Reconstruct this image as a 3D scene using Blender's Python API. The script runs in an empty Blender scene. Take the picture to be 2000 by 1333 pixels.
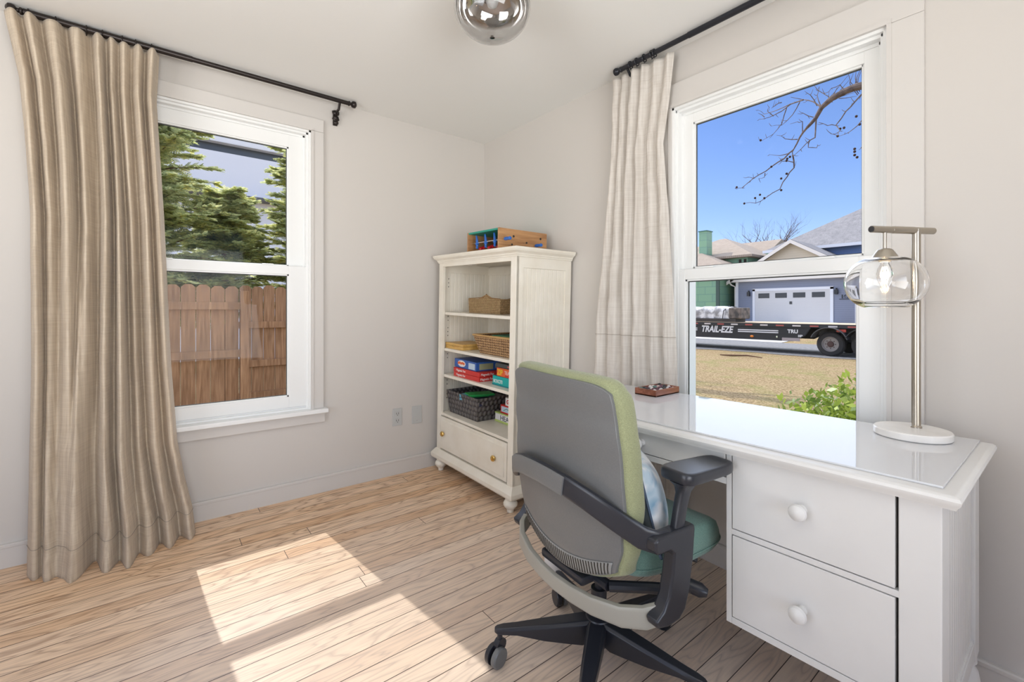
import bpy, bmesh, math, random
from mathutils import Vector, Matrix, noise
R = math.radians
PI = math.pi
random.seed(7)
S = bpy.context.scene
col = S.collection

# ------------------------------------------------------------------ camera, world, lights
cd = bpy.data.cameras.new('camera'); cam = bpy.data.objects.new('camera', cd); col.objects.link(cam)
cd.sensor_width = 36; cd.lens = 889.5 / 2000 * 36; cd.shift_y = -60.5 / 2000
cd.clip_start = 0.02; cd.clip_end = 400
cam.location = (-2.076, -2.954, 1.13); cam.rotation_euler = (R(90), 0, R(-38.575))
S.camera = cam
S.view_settings.view_transform = 'Standard'; S.view_settings.look = 'None'
S.view_settings.exposure = 0.13; S.view_settings.gamma = 1; S.view_settings.use_curve_mapping = False

W = bpy.data.worlds.new('sky'); S.world = W; W.use_nodes = True
wn = W.node_tree; wn.nodes.clear()
wo = wn.nodes.new('ShaderNodeOutputWorld'); wb = wn.nodes.new('ShaderNodeBackground')
sk = wn.nodes.new('ShaderNodeTexSky'); sk.sky_type = 'NISHITA'; sk.sun_disc = False
sk.sun_elevation = R(47); sk.sun_rotation = R(-6); sk.air_density = 1.0; sk.dust_density = 0.2; sk.ozone_density = 3.5
hs = wn.nodes.new('ShaderNodeHueSaturation'); hs.inputs['Saturation'].default_value = 1.12
tint = wn.nodes.new('ShaderNodeMix'); tint.data_type = 'RGBA'; tint.blend_type = 'MULTIPLY'; tint.inputs[0].default_value = 1; tint.inputs[7].default_value = (.98, .86, 1.0, 1)
wn.links.new(sk.outputs[0], hs.inputs['Color']); wn.links.new(hs.outputs[0], tint.inputs[6]); wn.links.new(tint.outputs[2], wb.inputs[0]); wb.inputs[1].default_value = 0.185
wn.links.new(wb.outputs[0], wo.inputs[0])

sd = bpy.data.lights.new('sun', 'SUN'); so = bpy.data.objects.new('sun', sd); col.objects.link(so)
sd.energy = 2.75; sd.angle = R(0.53); sd.color = (1.0, 0.965, 0.92)
so.rotation_euler = Vector((0.105, -0.845, -1.0)).to_track_quat('-Z', 'Y').to_euler(); so.location = (-2, 12, 14)

def area(name, loc, d, sx, sy, power, color=(1, 1, 1)):
    l = bpy.data.lights.new(name, 'AREA'); l.shape = 'RECTANGLE'; l.size = sx; l.size_y = sy
    l.energy = power; l.color = color
    o = bpy.data.objects.new(name, l); col.objects.link(o); o.location = loc
    o.rotation_euler = Vector(d).to_track_quat('-Z', 'Z').to_euler()
    return o
# added fill lights brightening the room from invented openings in two unseen walls
for nm, loc, d, w in (('fill_light_back_opening', (-1.9, -4.52, 1.25), (0, 1, .60), 42), ('fill_light_side_opening', (-4.32, -2.4, 1.3), (1, .35, .75), 34)):
    o_ = area(nm, loc, d, 2.1, 1.8, w, (.95, .975, 1.0)); o_.data.spread = R(120)
# soft skylight falling in through each of the two windows
for nm, d, e, c in (('skylight_street_side', (-1, .18, -.30), 3.5, (.95, .98, 1.0)), ('skylight_fence_side', (.25, -1, -.38), 3.9, (.98, .985, 1.0))):
    l = bpy.data.lights.new(nm, 'SUN'); l.energy = e; l.angle = R(140); l.color = c
    o_ = bpy.data.objects.new(nm, l); col.objects.link(o_); o_.rotation_euler = Vector(d).to_track_quat('-Z', 'Y').to_euler(); o_.location = (-Vector(d) * 12)[:]
for nm, loc, d, sx, sy in (('window_portal', (-1.77, 0.13, 1.37), (0, -1, 0), 0.95, 1.7), ('window_portal', (0.13, -2.09, 1.3), (-1, 0, 0), 0.9, 1.7)):
    p = area(nm, loc, d, sx, sy, 1); p.data.cycles.is_portal = True

# ------------------------------------------------------------------ helpers
def mat(name, c=(.8, .8, .8), rough=.5, metal=0, spec=.5, coat=0, build=None, sheen=0):
    m = bpy.data.materials.new(name); m.use_nodes = True
    n = m.node_tree; b = n.nodes['Principled BSDF']
    b.inputs['Base Color'].default_value = (*c, 1); b.inputs['Roughness'].default_value = rough
    b.inputs['Metallic'].default_value = metal; b.inputs['Specular IOR Level'].default_value = spec
    b.inputs['Coat Weight'].default_value = coat
    if sheen: b.inputs['Sheen Weight'].default_value = sheen
    if build: build(n, b)
    return m
def N(n, t, **k):
    x = n.nodes.new(t)
    for a, v in k.items():
        if a.startswith('i_'):
            x.inputs[a[2:].replace('_', ' ')].default_value = v
        else: setattr(x, a, v)
    return x
def coords(n, scale=(1, 1, 1), rot=(0, 0, 0), src='Object', loc=(0, 0, 0)):
    tc = N(n, 'ShaderNodeTexCoord'); mp = N(n, 'ShaderNodeMapping')
    mp.inputs['Scale'].default_value = scale; mp.inputs['Rotation'].default_value = rot; mp.inputs['Location'].default_value = loc
    n.links.new(tc.outputs[src], mp.inputs[0]); return mp.outputs[0]
def ramp(n, fac, stops):
    r = N(n, 'ShaderNodeValToRGB'); e = r.color_ramp.elements
    while len(e) < len(stops): e.new(0.5)
    for i, (p, c) in enumerate(stops): e[i].position = p; e[i].color = (*c, 1)
    n.links.new(fac, r.inputs[0]); return r.outputs[0]
def bump(n, b, h, strength=.2, dist=.01):
    x = N(n, 'ShaderNodeBump'); x.inputs['Strength'].default_value = strength; x.inputs['Distance'].default_value = dist
    n.links.new(h, x.inputs['Height']); n.links.new(x.outputs[0], b.inputs['Normal'])
def mathn(n, op, a, b=None):
    x = N(n, 'ShaderNodeMath', operation=op)
    for i, v in enumerate((a, b)):
        if v is None: continue
        if isinstance(v, (int, float)): x.inputs[i].default_value = v
        else: n.links.new(v, x.inputs[i])
    return x.outputs[0]
def mixc(n, fac, a, b, mode='MIX'):
    x = N(n, 'ShaderNodeMix', data_type='RGBA', blend_type=mode)
    for i, v in ((0, fac), (6, a), (7, b)):
        if isinstance(v, (int, float)): x.inputs[i].default_value = v
        elif isinstance(v, tuple): x.inputs[i].default_value = (*v, 1)
        else: n.links.new(v, x.inputs[i])
    return x.outputs[2]
def noisy(c1, c2, scale=30, stretch=(1, 1, 1), bmp=.1, detail=4, src='Object', lo=.35, hi=.65):
    def f(n, b):
        v = coords(n, stretch, src=src); t = N(n, 'ShaderNodeTexNoise'); t.inputs['Scale'].default_value = scale; t.inputs['Detail'].default_value = detail
        n.links.new(v, t.inputs['Vector'])
        n.links.new(ramp(n, t.outputs[0], [(lo, c1), (hi, c2)]), b.inputs['Base Color'])
        if bmp: bump(n, b, t.outputs[0], bmp, .004)
    return f

class G:
    """collects vertices and faces of one mesh"""
    def __init__(s): s.v = []; s.f = []; s.m = []; s.mi = 0
    def add(s, vs, fs):
        k = len(s.v); s.v += [tuple(p) for p in vs]; s.f += [tuple(i + k for i in f) for f in fs]; s.m += [s.mi] * len(fs); return s
    def box(s, x0, x1, y0, y1, z0, z1):
        v = [(x, y, z) for z in (z0, z1) for y in (y0, y1) for x in (x0, x1)]
        return s.add(v, [(0, 2, 3, 1), (4, 5, 7, 6), (0, 1, 5, 4), (2, 6, 7, 3), (0, 4, 6, 2), (1, 3, 7, 5)])
    def rbox(s, x0, x1, y0, y1, z0, z1, r=.004, seg=2):
        bm = bmesh.new(); bmesh.ops.create_cube(bm, size=1)
        for v in bm.verts: v.co = Vector(((x0 + x1) / 2 + v.co.x * (x1 - x0), (y0 + y1) / 2 + v.co.y * (y1 - y0), (z0 + z1) / 2 + v.co.z * (z1 - z0)))
        bmesh.ops.bevel(bm, geom=bm.edges[:], offset=r, segments=seg, affect='EDGES', profile=.5, clamp_overlap=True)
        bm.verts.index_update(); s.add([v.co[:] for v in bm.verts], [[v.index for v in f.verts] for f in bm.faces]); bm.free(); return s
    def prism(s, pts, a0, a1, axis='z'):
        def P(p, a):
            return {'z': (p[0], p[1], a), 'y': (p[0], a, p[1]), 'x': (a, p[0], p[1])}[axis]
        n = len(pts); v = [P(p, a0) for p in pts] + [P(p, a1) for p in pts]
        return s.add(v, [tuple(range(n)), tuple(range(2 * n - 1, n - 1, -1))] + [(i, i + n, (i + 1) % n + n, (i + 1) % n) for i in range(n)])
    def ring(s, rings, caps=True, closed=True):
        n = len(rings[0]); v = [p for r in rings for p in r]; f = []
        for i in range(len(rings) - 1):
            for j in range(n if closed else n - 1):
                a = i * n + j; b = i * n + (j + 1) % n; f.append((a, b, b + n, a + n))
        if caps and closed: f += [tuple(range(n - 1, -1, -1)), tuple(range((len(rings) - 1) * n, len(rings) * n))]
        return s.add(v, f)
    def tube(s, path, r, n=10, caps=True, sec=None, up=None):
        path = [Vector(p) for p in path]; rs = r if isinstance(r, (list, tuple)) else [r] * len(path); rings = []
        t0 = (path[1] - path[0]).normalized(); u = Vector(up) if up else (Vector((0, 0, 1)) if abs(t0.z) < .9 else Vector((1, 0, 0)))
        for i, p in enumerate(path):
            t = (path[min(i + 1, len(path) - 1)] - path[max(i - 1, 0)]).normalized()
            if up: w = t.cross(Vector(up)).normalized(); uu = w.cross(t).normalized()
            else:
                w = t.cross(u).normalized(); uu = w.cross(t).normalized(); u = uu
            rr = rs[i]
            if sec: a, b = rr if isinstance(rr, (tuple, list)) else (rr, rr); rings.append([p + w * q[0] * a + uu * q[1] * b for q in sec])
            else: rings.append([p + (w * math.cos(k * 2 * PI / n) + uu * math.sin(k * 2 * PI / n)) * rr for k in range(n)])
        return s.ring(rings, caps)
    def lathe(s, prof, c=(0, 0, 0), n=28, axis='z', sx=1, sy=1):
        rings = []
        for r, h in prof:
            rr = []
            for k in range(n):
                a = 2 * PI * k / n; x = r * math.cos(a) * sx; y = r * math.sin(a) * sy
                q = {'z': (x, y, h), 'x': (h, x, y), '-x': (-h, -x, y), 'y': (y, h, x), '-y': (x, -h, y)}[axis]
                rr.append((c[0] + q[0], c[1] + q[1], c[2] + q[2]))
            rings.append(rr)
        return s.ring(rings)
    def sphere(s, c, r, n=10, m=7, sx=1, sy=1, sz=1):
        rings = []
        for i in range(m + 1):
            a = PI * i / m; q = max(math.sin(a), .02) * r
            rings.append([(c[0] + q * math.cos(2 * PI * k / n) * sx, c[1] + q * math.sin(2 * PI * k / n) * sy, c[2] - math.cos(a) * r * sz) for k in range(n)])
        return s.ring(rings)
    def grid(s, nu, nv, fn):
        return s.add([fn(i / nu, j / nv) for j in range(nv + 1) for i in range(nu + 1)],
                     [(j * (nu + 1) + i, j * (nu + 1) + i + 1, (j + 1) * (nu + 1) + i + 1, (j + 1) * (nu + 1) + i) for j in range(nv) for i in range(nu)])
    def map(s, fn):
        s.v = [tuple(fn(*p)) for p in s.v]; return s
    def obj(s, name, m, parent=None, smooth=35, bevel=0, loc=None, fix=True, solid=0, subs=0, rot=None):
        me = bpy.data.meshes.new(name); me.from_pydata(s.v, [], s.f)
        for mm in (m if isinstance(m, (list, tuple)) else [m]): me.materials.append(mm)
        for p, k in zip(me.polygons, s.m): p.material_index = k
        if fix:
            bm = bmesh.new(); bm.from_mesh(me); bmesh.ops.recalc_face_normals(bm, faces=bm.faces[:]); bm.to_mesh(me); bm.free()
        if smooth: me.shade_smooth(); me.set_sharp_from_angle(angle=R(smooth))
        me.update(); o = bpy.data.objects.new(name, me); col.objects.link(o)
        if parent: o.parent = parent
        if loc: o.location = loc
        if rot: o.rotation_euler = rot
        if solid: q = o.modifiers.new('thickness', 'SOLIDIFY'); q.thickness = solid; q.offset = 0
        if subs: q = o.modifiers.new('smooth', 'SUBSURF'); q.levels = subs; q.render_levels = subs
        if bevel: q = o.modifiers.new('bevel', 'BEVEL'); q.width = bevel; q.segments = 2; q.limit_method = 'ANGLE'; q.angle_limit = R(40)
        if smooth and smooth < 100 and not subs: q = o.modifiers.new('weighted', 'WEIGHTED_NORMAL'); q.keep_sharp = True; q.weight = 80
        return o
def thing(name, label, cat, loc=(0, 0, 0), rot=(0, 0, 0), group=None):
    o = bpy.data.objects.new(name, None); col.objects.link(o); o.location = loc; o.rotation_euler = rot
    o['label'] = label; o['category'] = cat
    if group: o['group'] = group
    return o
def tag(o, label, cat, group=None, kind=None):
    o['label'] = label; o['category'] = cat
    if group: o['group'] = group
    if kind: o['kind'] = kind
    return o
def struct(o, label=None):
    o['kind'] = 'structure'
    if label: o['label'] = label
    return o
def text(name, s, size, m, parent, loc, xdir, zdir, depth=.0006, ctr=False, squash=1, offset=0, shear=0):
    """raised lettering: xdir is the reading direction, zdir is up"""
    c = bpy.data.curves.new(name, 'FONT'); c.body = s; c.size = size; c.extrude = depth; c.offset = offset; c.shear = shear
    if ctr: c.align_x = 'CENTER'
    t = bpy.data.objects.new('tmp', c); col.objects.link(t); dg = bpy.context.evaluated_depsgraph_get()
    me = bpy.data.meshes.new_from_object(t.evaluated_get(dg)); bpy.data.objects.remove(t)
    x = Vector(xdir).normalized(); z = Vector(zdir).normalized()
    M = Matrix((x * squash, z, x.cross(z))).transposed().to_4x4(); M = Matrix.Translation(Vector(loc)) @ M
    me.transform(M); me.materials.clear(); me.materials.append(m); me.name = name
    o = bpy.data.objects.new(name, me); col.objects.link(o)
    if parent: o.parent = parent
    return o
T = 0.030          # the old floor falls this much per metre towards -y
def fz(y): return T * y

# ------------------------------------------------------------------ materials
def wallf(n, b):
    v = coords(n); t = N(n, 'ShaderNodeTexNoise'); t.inputs['Scale'].default_value = 90; n.links.new(v, t.inputs[0]); bump(n, b, t.outputs[0], .06, .002)
m_wall = mat('wall_paint', (.63, .595, .555), .55, build=wallf, spec=.3)
m_ceil = mat('ceiling_paint', (.84, .83, .80), .7, spec=.2, build=wallf)
m_trim = mat('wall_colour_trim_paint', (.65, .62, .585), .4, spec=.4)
m_vinyl = mat('white_vinyl', (.86, .865, .85), .3)
m_gasket = mat('dark_gasket', (.05, .055, .05), .6)
def floorf(n, b):
    tc = N(n, 'ShaderNodeTexCoord'); sp = N(n, 'ShaderNodeSeparateXYZ'); n.links.new(tc.outputs['Object'], sp.inputs[0])
    yb = mathn(n, 'DIVIDE', sp.outputs[1], .083); idx = mathn(n, 'FLOOR', yb); fr = mathn(n, 'FRACT', yb)
    wn1 = N(n, 'ShaderNodeTexWhiteNoise', noise_dimensions='1D'); n.links.new(idx, wn1.inputs['W'])
    xs = mathn(n, 'ADD', sp.outputs[0], mathn(n, 'MULTIPLY', wn1.outputs[0], 9.7))
    xb = mathn(n, 'DIVIDE', xs, 3.6); xi = mathn(n, 'FLOOR', xb); xf = mathn(n, 'FRACT', xb)
    cmb = N(n, 'ShaderNodeCombineXYZ'); n.links.new(idx, cmb.inputs[0]); n.links.new(xi, cmb.inputs[1])
    wn2 = N(n, 'ShaderNodeTexWhiteNoise', noise_dimensions='2D'); n.links.new(cmb.outputs[0], wn2.inputs['Vector'])
    # grain coordinates: stretched along the board, shifted per board
    g = N(n, 'ShaderNodeCombineXYZ'); n.links.new(mathn(n, 'MULTIPLY', xs, 1.5), g.inputs[0])
    n.links.new(mathn(n, 'MULTIPLY', sp.outputs[1], 11), g.inputs[1]); n.links.new(mathn(n, 'MULTIPLY', wn2.outputs[0], 40), g.inputs[2])
    wv = N(n, 'ShaderNodeTexNoise'); wv.inputs['Scale'].default_value = 1.0; wv.inputs['Detail'].default_value = 2; wv.inputs['Distortion'].default_value = .25
    n.links.new(g.outputs[0], wv.inputs[0])
    rings = mathn(n, 'ABSOLUTE', mathn(n, 'SUBTRACT', mathn(n, 'FRACT', mathn(n, 'MULTIPLY', wv.outputs[0], 13)), .5))
    gf = N(n, 'ShaderNodeCombineXYZ'); n.links.new(mathn(n, 'MULTIPLY', xs, 6), gf.inputs[0]); n.links.new(mathn(n, 'MULTIPLY', sp.outputs[1], 170), gf.inputs[1]); n.links.new(mathn(n, 'MULTIPLY', wn2.outputs[0], 11), gf.inputs[2])
    fine = N(n, 'ShaderNodeTexNoise'); fine.inputs['Scale'].default_value = 1; fine.inputs['Detail'].default_value = 5; n.links.new(gf.outputs[0], fine.inputs[0])
    base = ramp(n, wn2.outputs[0], [(0, (.66, .42, .24)), (.35, (.76, .54, .35)), (.7, (.80, .61, .44)), (1, (.70, .46, .28))])
    grain = ramp(n, rings, [(0.0, (.50, .38, .30)), (.16, (.90, .86, .83)), (.5, (1.10, 1.08, 1.06))])
    c = mixc(n, .80, base, grain, 'MULTIPLY')
    c = mixc(n, .6, c, ramp(n, fine.outputs[0], [(.3, (.76, .70, .65)), (.60, (1.14, 1.13, 1.12))]), 'MULTIPLY')
    # worn whitish wash in the open middle of the floor, varnish left along the walls
    big = N(n, 'ShaderNodeTexNoise'); big.inputs['Scale'].default_value = 1.4; big.inputs['Detail'].default_value = 3; n.links.new(tc.outputs['Object'], big.inputs[0])
    wear = mathn(n, 'SUBTRACT', mathn(n, 'MULTIPLY', sp.outputs[1], -1.1), mathn(n, 'MULTIPLY', big.outputs[0], .9))
    wear = ramp(n, wear, [(0.0, (0, 0, 0)), (.85, (1, 1, 1))])
    wf = N(n, 'ShaderNodeRGBToBW'); n.links.new(wear, wf.inputs[0])
    c = mixc(n, mathn(n, 'MULTIPLY', wf.outputs[0], .50), c, (.74, .665, .60))
    gap = mathn(n, 'MULTIPLY', mathn(n, 'GREATER_THAN', fr, .034), mathn(n, 'GREATER_THAN', xf, .0007))
    c = mixc(n, gap, (.045, .026, .016), c)
    kn = N(n, 'ShaderNodeTexVoronoi'); kn.inputs['Scale'].default_value = 1.0; kv = N(n, 'ShaderNodeCombineXYZ')
    n.links.new(mathn(n, 'MULTIPLY', xs, 1.6), kv.inputs[0]); n.links.new(mathn(n, 'MULTIPLY', sp.outputs[1], 5), kv.inputs[1]); n.links.new(kv.outputs[0], kn.inputs[0])
    kf = N(n, 'ShaderNodeRGBToBW'); n.links.new(ramp(n, kn.outputs['Distance'], [(.0, (1, 1, 1)), (.05, (0, 0, 0))]), kf.inputs[0])
    c = mixc(n, mathn(n, 'MULTIPLY', kf.outputs[0], .6), c, (.22, .11, .06))
    n.links.new(c, b.inputs['Base Color'])
    n.links.new(ramp(n, fine.outputs[0], [(.2, (.30,) * 3), (.8, (.48,) * 3)]), b.inputs['Roughness'])
    h = mathn(n, 'ADD', mathn(n, 'MULTIPLY', gap, 1.0), mathn(n, 'MULTIPLY', rings, .12)); bump(n, b, h, .35, .002)
m_floor = mat('pine_floorboards', rough=.35, build=floorf, spec=.45)

# ------------------------------------------------------------------ the room
X0, Y0, H, WT = -4.3, -4.5, 2.442, .16
g = G().grid(8, 8, lambda u, v: (X0 - .1 + u * (-X0 + .1), Y0 - .1 + v * (-Y0 + .1), fz(Y0 - .1 + v * (-Y0 + .1))))
g.add([(X0 - .1, Y0 - .1, -.4), (0, Y0 - .1, -.4), (0, 0, -.4), (X0 - .1, 0, -.4)], [(3, 2, 1, 0)])
struct(g.obj('floor', m_floor, smooth=0, fix=False), 'whitewashed pine floorboards running towards the corner')
struct(G().box(X0 - .1, .0, Y0 - .1, .0, H, H + .1).obj('ceiling', m_ceil, smooth=0), 'smooth white ceiling')
def wall_with_hole(name, axis, a0, a1, h0, h1, z0, z1, d0, d1, label):
    g = G()
    def B(u0, u1, zz0, zz1):
        if axis == 'x': g.box(u0, u1, d0, d1, zz0, zz1)
        else: g.box(d0, d1, u0, u1, zz0, zz1)
    B(a0, h0, -.4, H + .1); B(h1, a1, -.4, H + .1); B(h0, h1, -.4, z0); B(h0, h1, z1, H + .1)
    return struct(g.obj(name, m_wall, smooth=0), label)
wall_with_hole('wall_left', 'x', X0 - .1, WT, -2.24, -1.30, .50, 2.228, 0, WT, 'beige wall with the window onto the fence')
wall_with_hole('wall_right', 'y', Y0 - .1, 0, -2.52, -1.66, .44, 2.148, 0, WT, 'beige wall with the window onto the street')
wall_with_hole('wall_back', 'x', X0 - .1, WT, -3.2, -1.0, .25, 2.25, Y0 - .1, Y0, 'beige wall behind the viewer')
wall_with_hole('wall_rear', 'y', Y0, 0, -3.5, -1.3, .35, 2.25, X0 - .1, X0, 'beige wall at the far left')

def window(name, uL, uR, zT, st, cw, ct, gu, gl, rot, label, su):
    w = bpy.data.objects.new(name, None); col.objects.link(w); w.rotation_euler = rot; struct(w, label)
    # casing boards with a raised inner bead and a mitred look
    c = G()
    for (a, b) in ((uL - cw, uL), (uR, uR + cw)):
        c.rbox(a, b, -.020, 0.0, st, zT, .003)
    c.rbox(uL - cw, uR + cw, -.0203, 0.0, zT, zT + ct, .003)
    c.box(uL - .012, uL + .002, -.026, 0, st, zT); c.box(uR - .002, uR + .012, -.026, 0, st, zT); c.box(uL - .012, uR + .012, -.026, 0, zT - .002, zT + .014)
    c.obj('casing', m_trim, w)
    s = G().rbox(uL - su, uR + su, -.058, .02, st - .026, st, .006); s.obj('sill', m_vinyl, w)
    s = G().rbox(uL - su + .012, uR + su - .012, -.022, 0, st - .088, st - .026, .004); s.box(uL - su + .012, uR + su - .012, -.03, 0, st - .038, st - .026); s.obj('apron', m_trim, w)
    f = G()   # stepped vinyl frame lining the opening
    for k, (t, d0, d1) in enumerate(((.014, -.012, .15), (.026, .004, .15), (.038, .036, .15))):
        f.box(uL, uL + t, d0, d1, st, zT); f.box(uR - t, uR, d0, d1, st, zT); f.box(uL, uR, d0, d1, zT - t, zT); f.box(uL, uR, d0 + .01, d1, st, st + t * .8)
    f.obj('frame', m_vinyl, w, bevel=.0015)
    for nm, (a, b, z0, z1), d0, d1, top, bot, gp in (('upper_sash', gu, .042, .078, zT - .036, gu[2] - .05, .062), ('lower_sash', gl, .006, .040, gl[3] + .052, st + .02, .024)):
        q = G(); oL, oR = uL + .03, uR - .03
        if nm == 'lower_sash': oL, oR = uL + .024, uR - .024
        q.rbox(oL, a, d0, d1, bot, top, .004); q.rbox(b, oR, d0, d1, bot, top, .004)
        q.rbox(a - .0015, b + .0015, d0 + .0006, d1 - .0006, z1, top - .0006, .003); q.rbox(a - .0015, b + .0015, d0 + .0006, d1 - .0006, bot + .0006, z0, .003)
        # glazing bead sloping in to the pane
        for (x0, x1, y0, y1) in ((a, a + .008, z0, z1), (b - .008, b, z0, z1), (a, b, z1 - .008, z1), (a, b, z0, z0 + .008)):
            q.box(x0, x1, gp - .012, gp - .001, y0, y1)
        so_ = q.obj(nm, m_vinyl, w)
        k = G()
        for (x0, x1, y0, y1) in ((a, a + .0115, z0, z1), (b - .0115, b, z0, z1), (a, b, z1 - .0125, z1), (a, b, z0, z0 + .0115)):
            k.box(x0, x1, gp - .002, gp + .003, y0, y1)
        k.obj('gasket', m_gasket, so_)
        G().box(a, b, gp - .001, gp + .001, z0, z1).obj('pane', m_pane, so_, smooth=0)
        if nm == 'lower_sash':
            l = G()
            for x in (a + .08, b - .14): l.rbox(x, x + .06, d0 + .008, d0 + .03, top, top + .008, .002)
            l.obj('sash_lock', m_vinyl, so_)
    return w
m_pane = bpy.data.materials.new('clear_window_glass'); m_pane.use_nodes = True
n = m_pane.node_tree; n.nodes.clear(); o_ = n.nodes.new('ShaderNodeOutputMaterial'); mx = n.nodes.new('ShaderNodeMixShader'); tr = n.nodes.new('ShaderNodeBsdfTransparent'); gl_ = n.nodes.new('ShaderNodeBsdfGlossy'); fr_ = n.nodes.new('ShaderNodeFresnel')
fr_.inputs[0].default_value = 1.17; gl_.inputs['Roughness'].default_value = 0; tr.inputs[0].default_value = (.985, .99, .985, 1)
n.links.new(fr_.outputs[0], mx.inputs[0]); n.links.new(tr.outputs[0], mx.inputs[1]); n.links.new(gl_.outputs[0], mx.inputs[2]); n.links.new(mx.outputs[0], o_.inputs[0])

window('window_1', -2.24, -1.30, 2.228, .525, .072, .078, (-2.125, -1.414, 1.395, 2.117), (-2.118, -1.421, .612, 1.343), (0, 0, 0), 'double-hung white window looking onto fence and evergreens', .092)
window('window_2', 1.66, 2.52, 2.148, .47, .098, .116, (1.743, 2.436, 1.338, 2.066), (1.722, 2.428, .58, 1.281), (0, 0, R(-90)), 'double-hung white window looking onto the street', .118)

def baseboard(name, rot, L, label, slope, start=0):
    g = G(); pr = [(0, -.03), (-.016, -.03), (-.016, .086), (-.019, .088), (-.019, .099), (-.014, .103), (0, .103)]
    n = 12; rings = []
    for i in range(n + 1):
        u = start + (L - start) * i / n
        rings.append([(u, p[0], p[1] + (fz(-u) if slope else 0)) for p in pr])
    g.ring(rings); o = g.obj(name, m_trim, smooth=0, rot=rot); return struct(o, label)
o = baseboard('baseboard_left', (0, 0, 0), X0, 'painted baseboard under the fence-side window', False)
o = baseboard('baseboard_right', (0, 0, R(-90)), -Y0, 'painted baseboard behind the desk', True, .0165)
G_q = G().box(X0, 0, -.0225, -.0185, -.004, .0015)

# ------------------------------------------------------------------ wall plates on the left wall
m_plate = mat('grey_plastic_plate', (.53, .535, .52), .35)
t = thing('wall_outlet', 'grey double power outlet low on the wall, left of the pair', 'outlet', (-.736, 0, .391))
G().rbox(-.034, .034, -.006, 0, -.060, .060, .003).obj('cover_plate', m_plate, t)
for z in (-.024, .024):
    q = G().rbox(-.017, .017, -.0085, -.005, z - .016, z + .016, .003).obj('socket', m_plate, t)
    G().box(-.009, -.006, -.0092, -.008, z - .004, z + .008).box(.006, .009, -.0092, -.008, z - .004, z + .008).box(-.002, .003, -.0092, -.008, z - .012, z - .007).obj('slots', m_gasket, q)
t = thing('blank_wall_plate', 'blank grey cover plate on the wall, right of the power outlet', 'wall plate', (-.587, 0, .388))
G().rbox(-.038, .038, -.006, 0, -.062, .062, .003).obj('cover_plate', m_plate, t)
m_scr = mat('steel_screw', (.5, .5, .5), .3, 1)
for z in (-.042, .042): G().lathe([(.003, .006), (.003, .0075), (.0008, .008)], (0, 0, z), axis='-y', n=10).obj('screw', m_scr, t)

# ------------------------------------------------------------------ curtains and rods
m_iron = mat('dark_bronze', (.035, .028, .026), .32, .6)
m_iron2 = mat('black_rod', (.03, .032, .04), .28, .5)
def linenf(c1, c2, tr=.3):
    def f(n, b):
        v = coords(n, (1, 1, 1)); t1 = N(n, 'ShaderNodeTexNoise'); t1.inputs['Scale'].default_value = 1; t1.inputs['Detail'].default_value = 3
        mp = coords(n, (90, 90, 3)); n.links.new(mp, t1.inputs[0])
        t2 = N(n, 'ShaderNodeTexNoise'); t2.inputs['Scale'].default_value = 1; t2.inputs['Detail'].default_value = 3; n.links.new(coords(n, (6, 6, 260)), t2.inputs[0])
        t3 = N(n, 'ShaderNodeTexNoise'); t3.inputs['Scale'].default_value = 14; t3.inputs['Detail'].default_value = 4; n.links.new(v, t3.inputs[0])
        s = mathn(n, 'ADD', mathn(n, 'MULTIPLY', t1.outputs[0], .68), mathn(n, 'MULTIPLY', t2.outputs[0], .32))
        c = ramp(n, s, [(.35, c1), (.62, c2)]); n.links.new(c, b.inputs['Base Color'])
        bump(n, b, mathn(n, 'ADD', s, mathn(n, 'MULTIPLY', t3.outputs[0], 2.2)), .30, .004)
        out = n.nodes['Material Output']; tl = N(n, 'ShaderNodeBsdfTranslucent'); n.links.new(c, tl.inputs[0]); mx = N(n, 'ShaderNodeMixShader'); mx.inputs[0].default_value = tr
        n.links.new(b.outputs[0], mx.inputs[1]); n.links.new(tl.outputs[0], mx.inputs[2]); n.links.new(mx.outputs[0], out.inputs[0])
    return f
m_linL = mat('oat_linen', (.6, .5, .4), .9, spec=.1, build=linenf((.62, .515, .395), (.80, .695, .555)), sheen=.2)
m_linR = mat('pale_linen', (.7, .65, .6), .9, spec=.1, build=linenf((.72, .665, .60), (.88, .835, .775), .3), sheen=.2)
def lerp(tab, t):
    if t <= tab[0][0]: return tab[0][1]
    for (a, x), (b, y) in zip(tab, tab[1:]):
        if t <= b:
            k = (t - a) / (b - a); k = k * k * (3 - 2 * k); return x + (y - x) * k
    return tab[-1][1]
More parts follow.
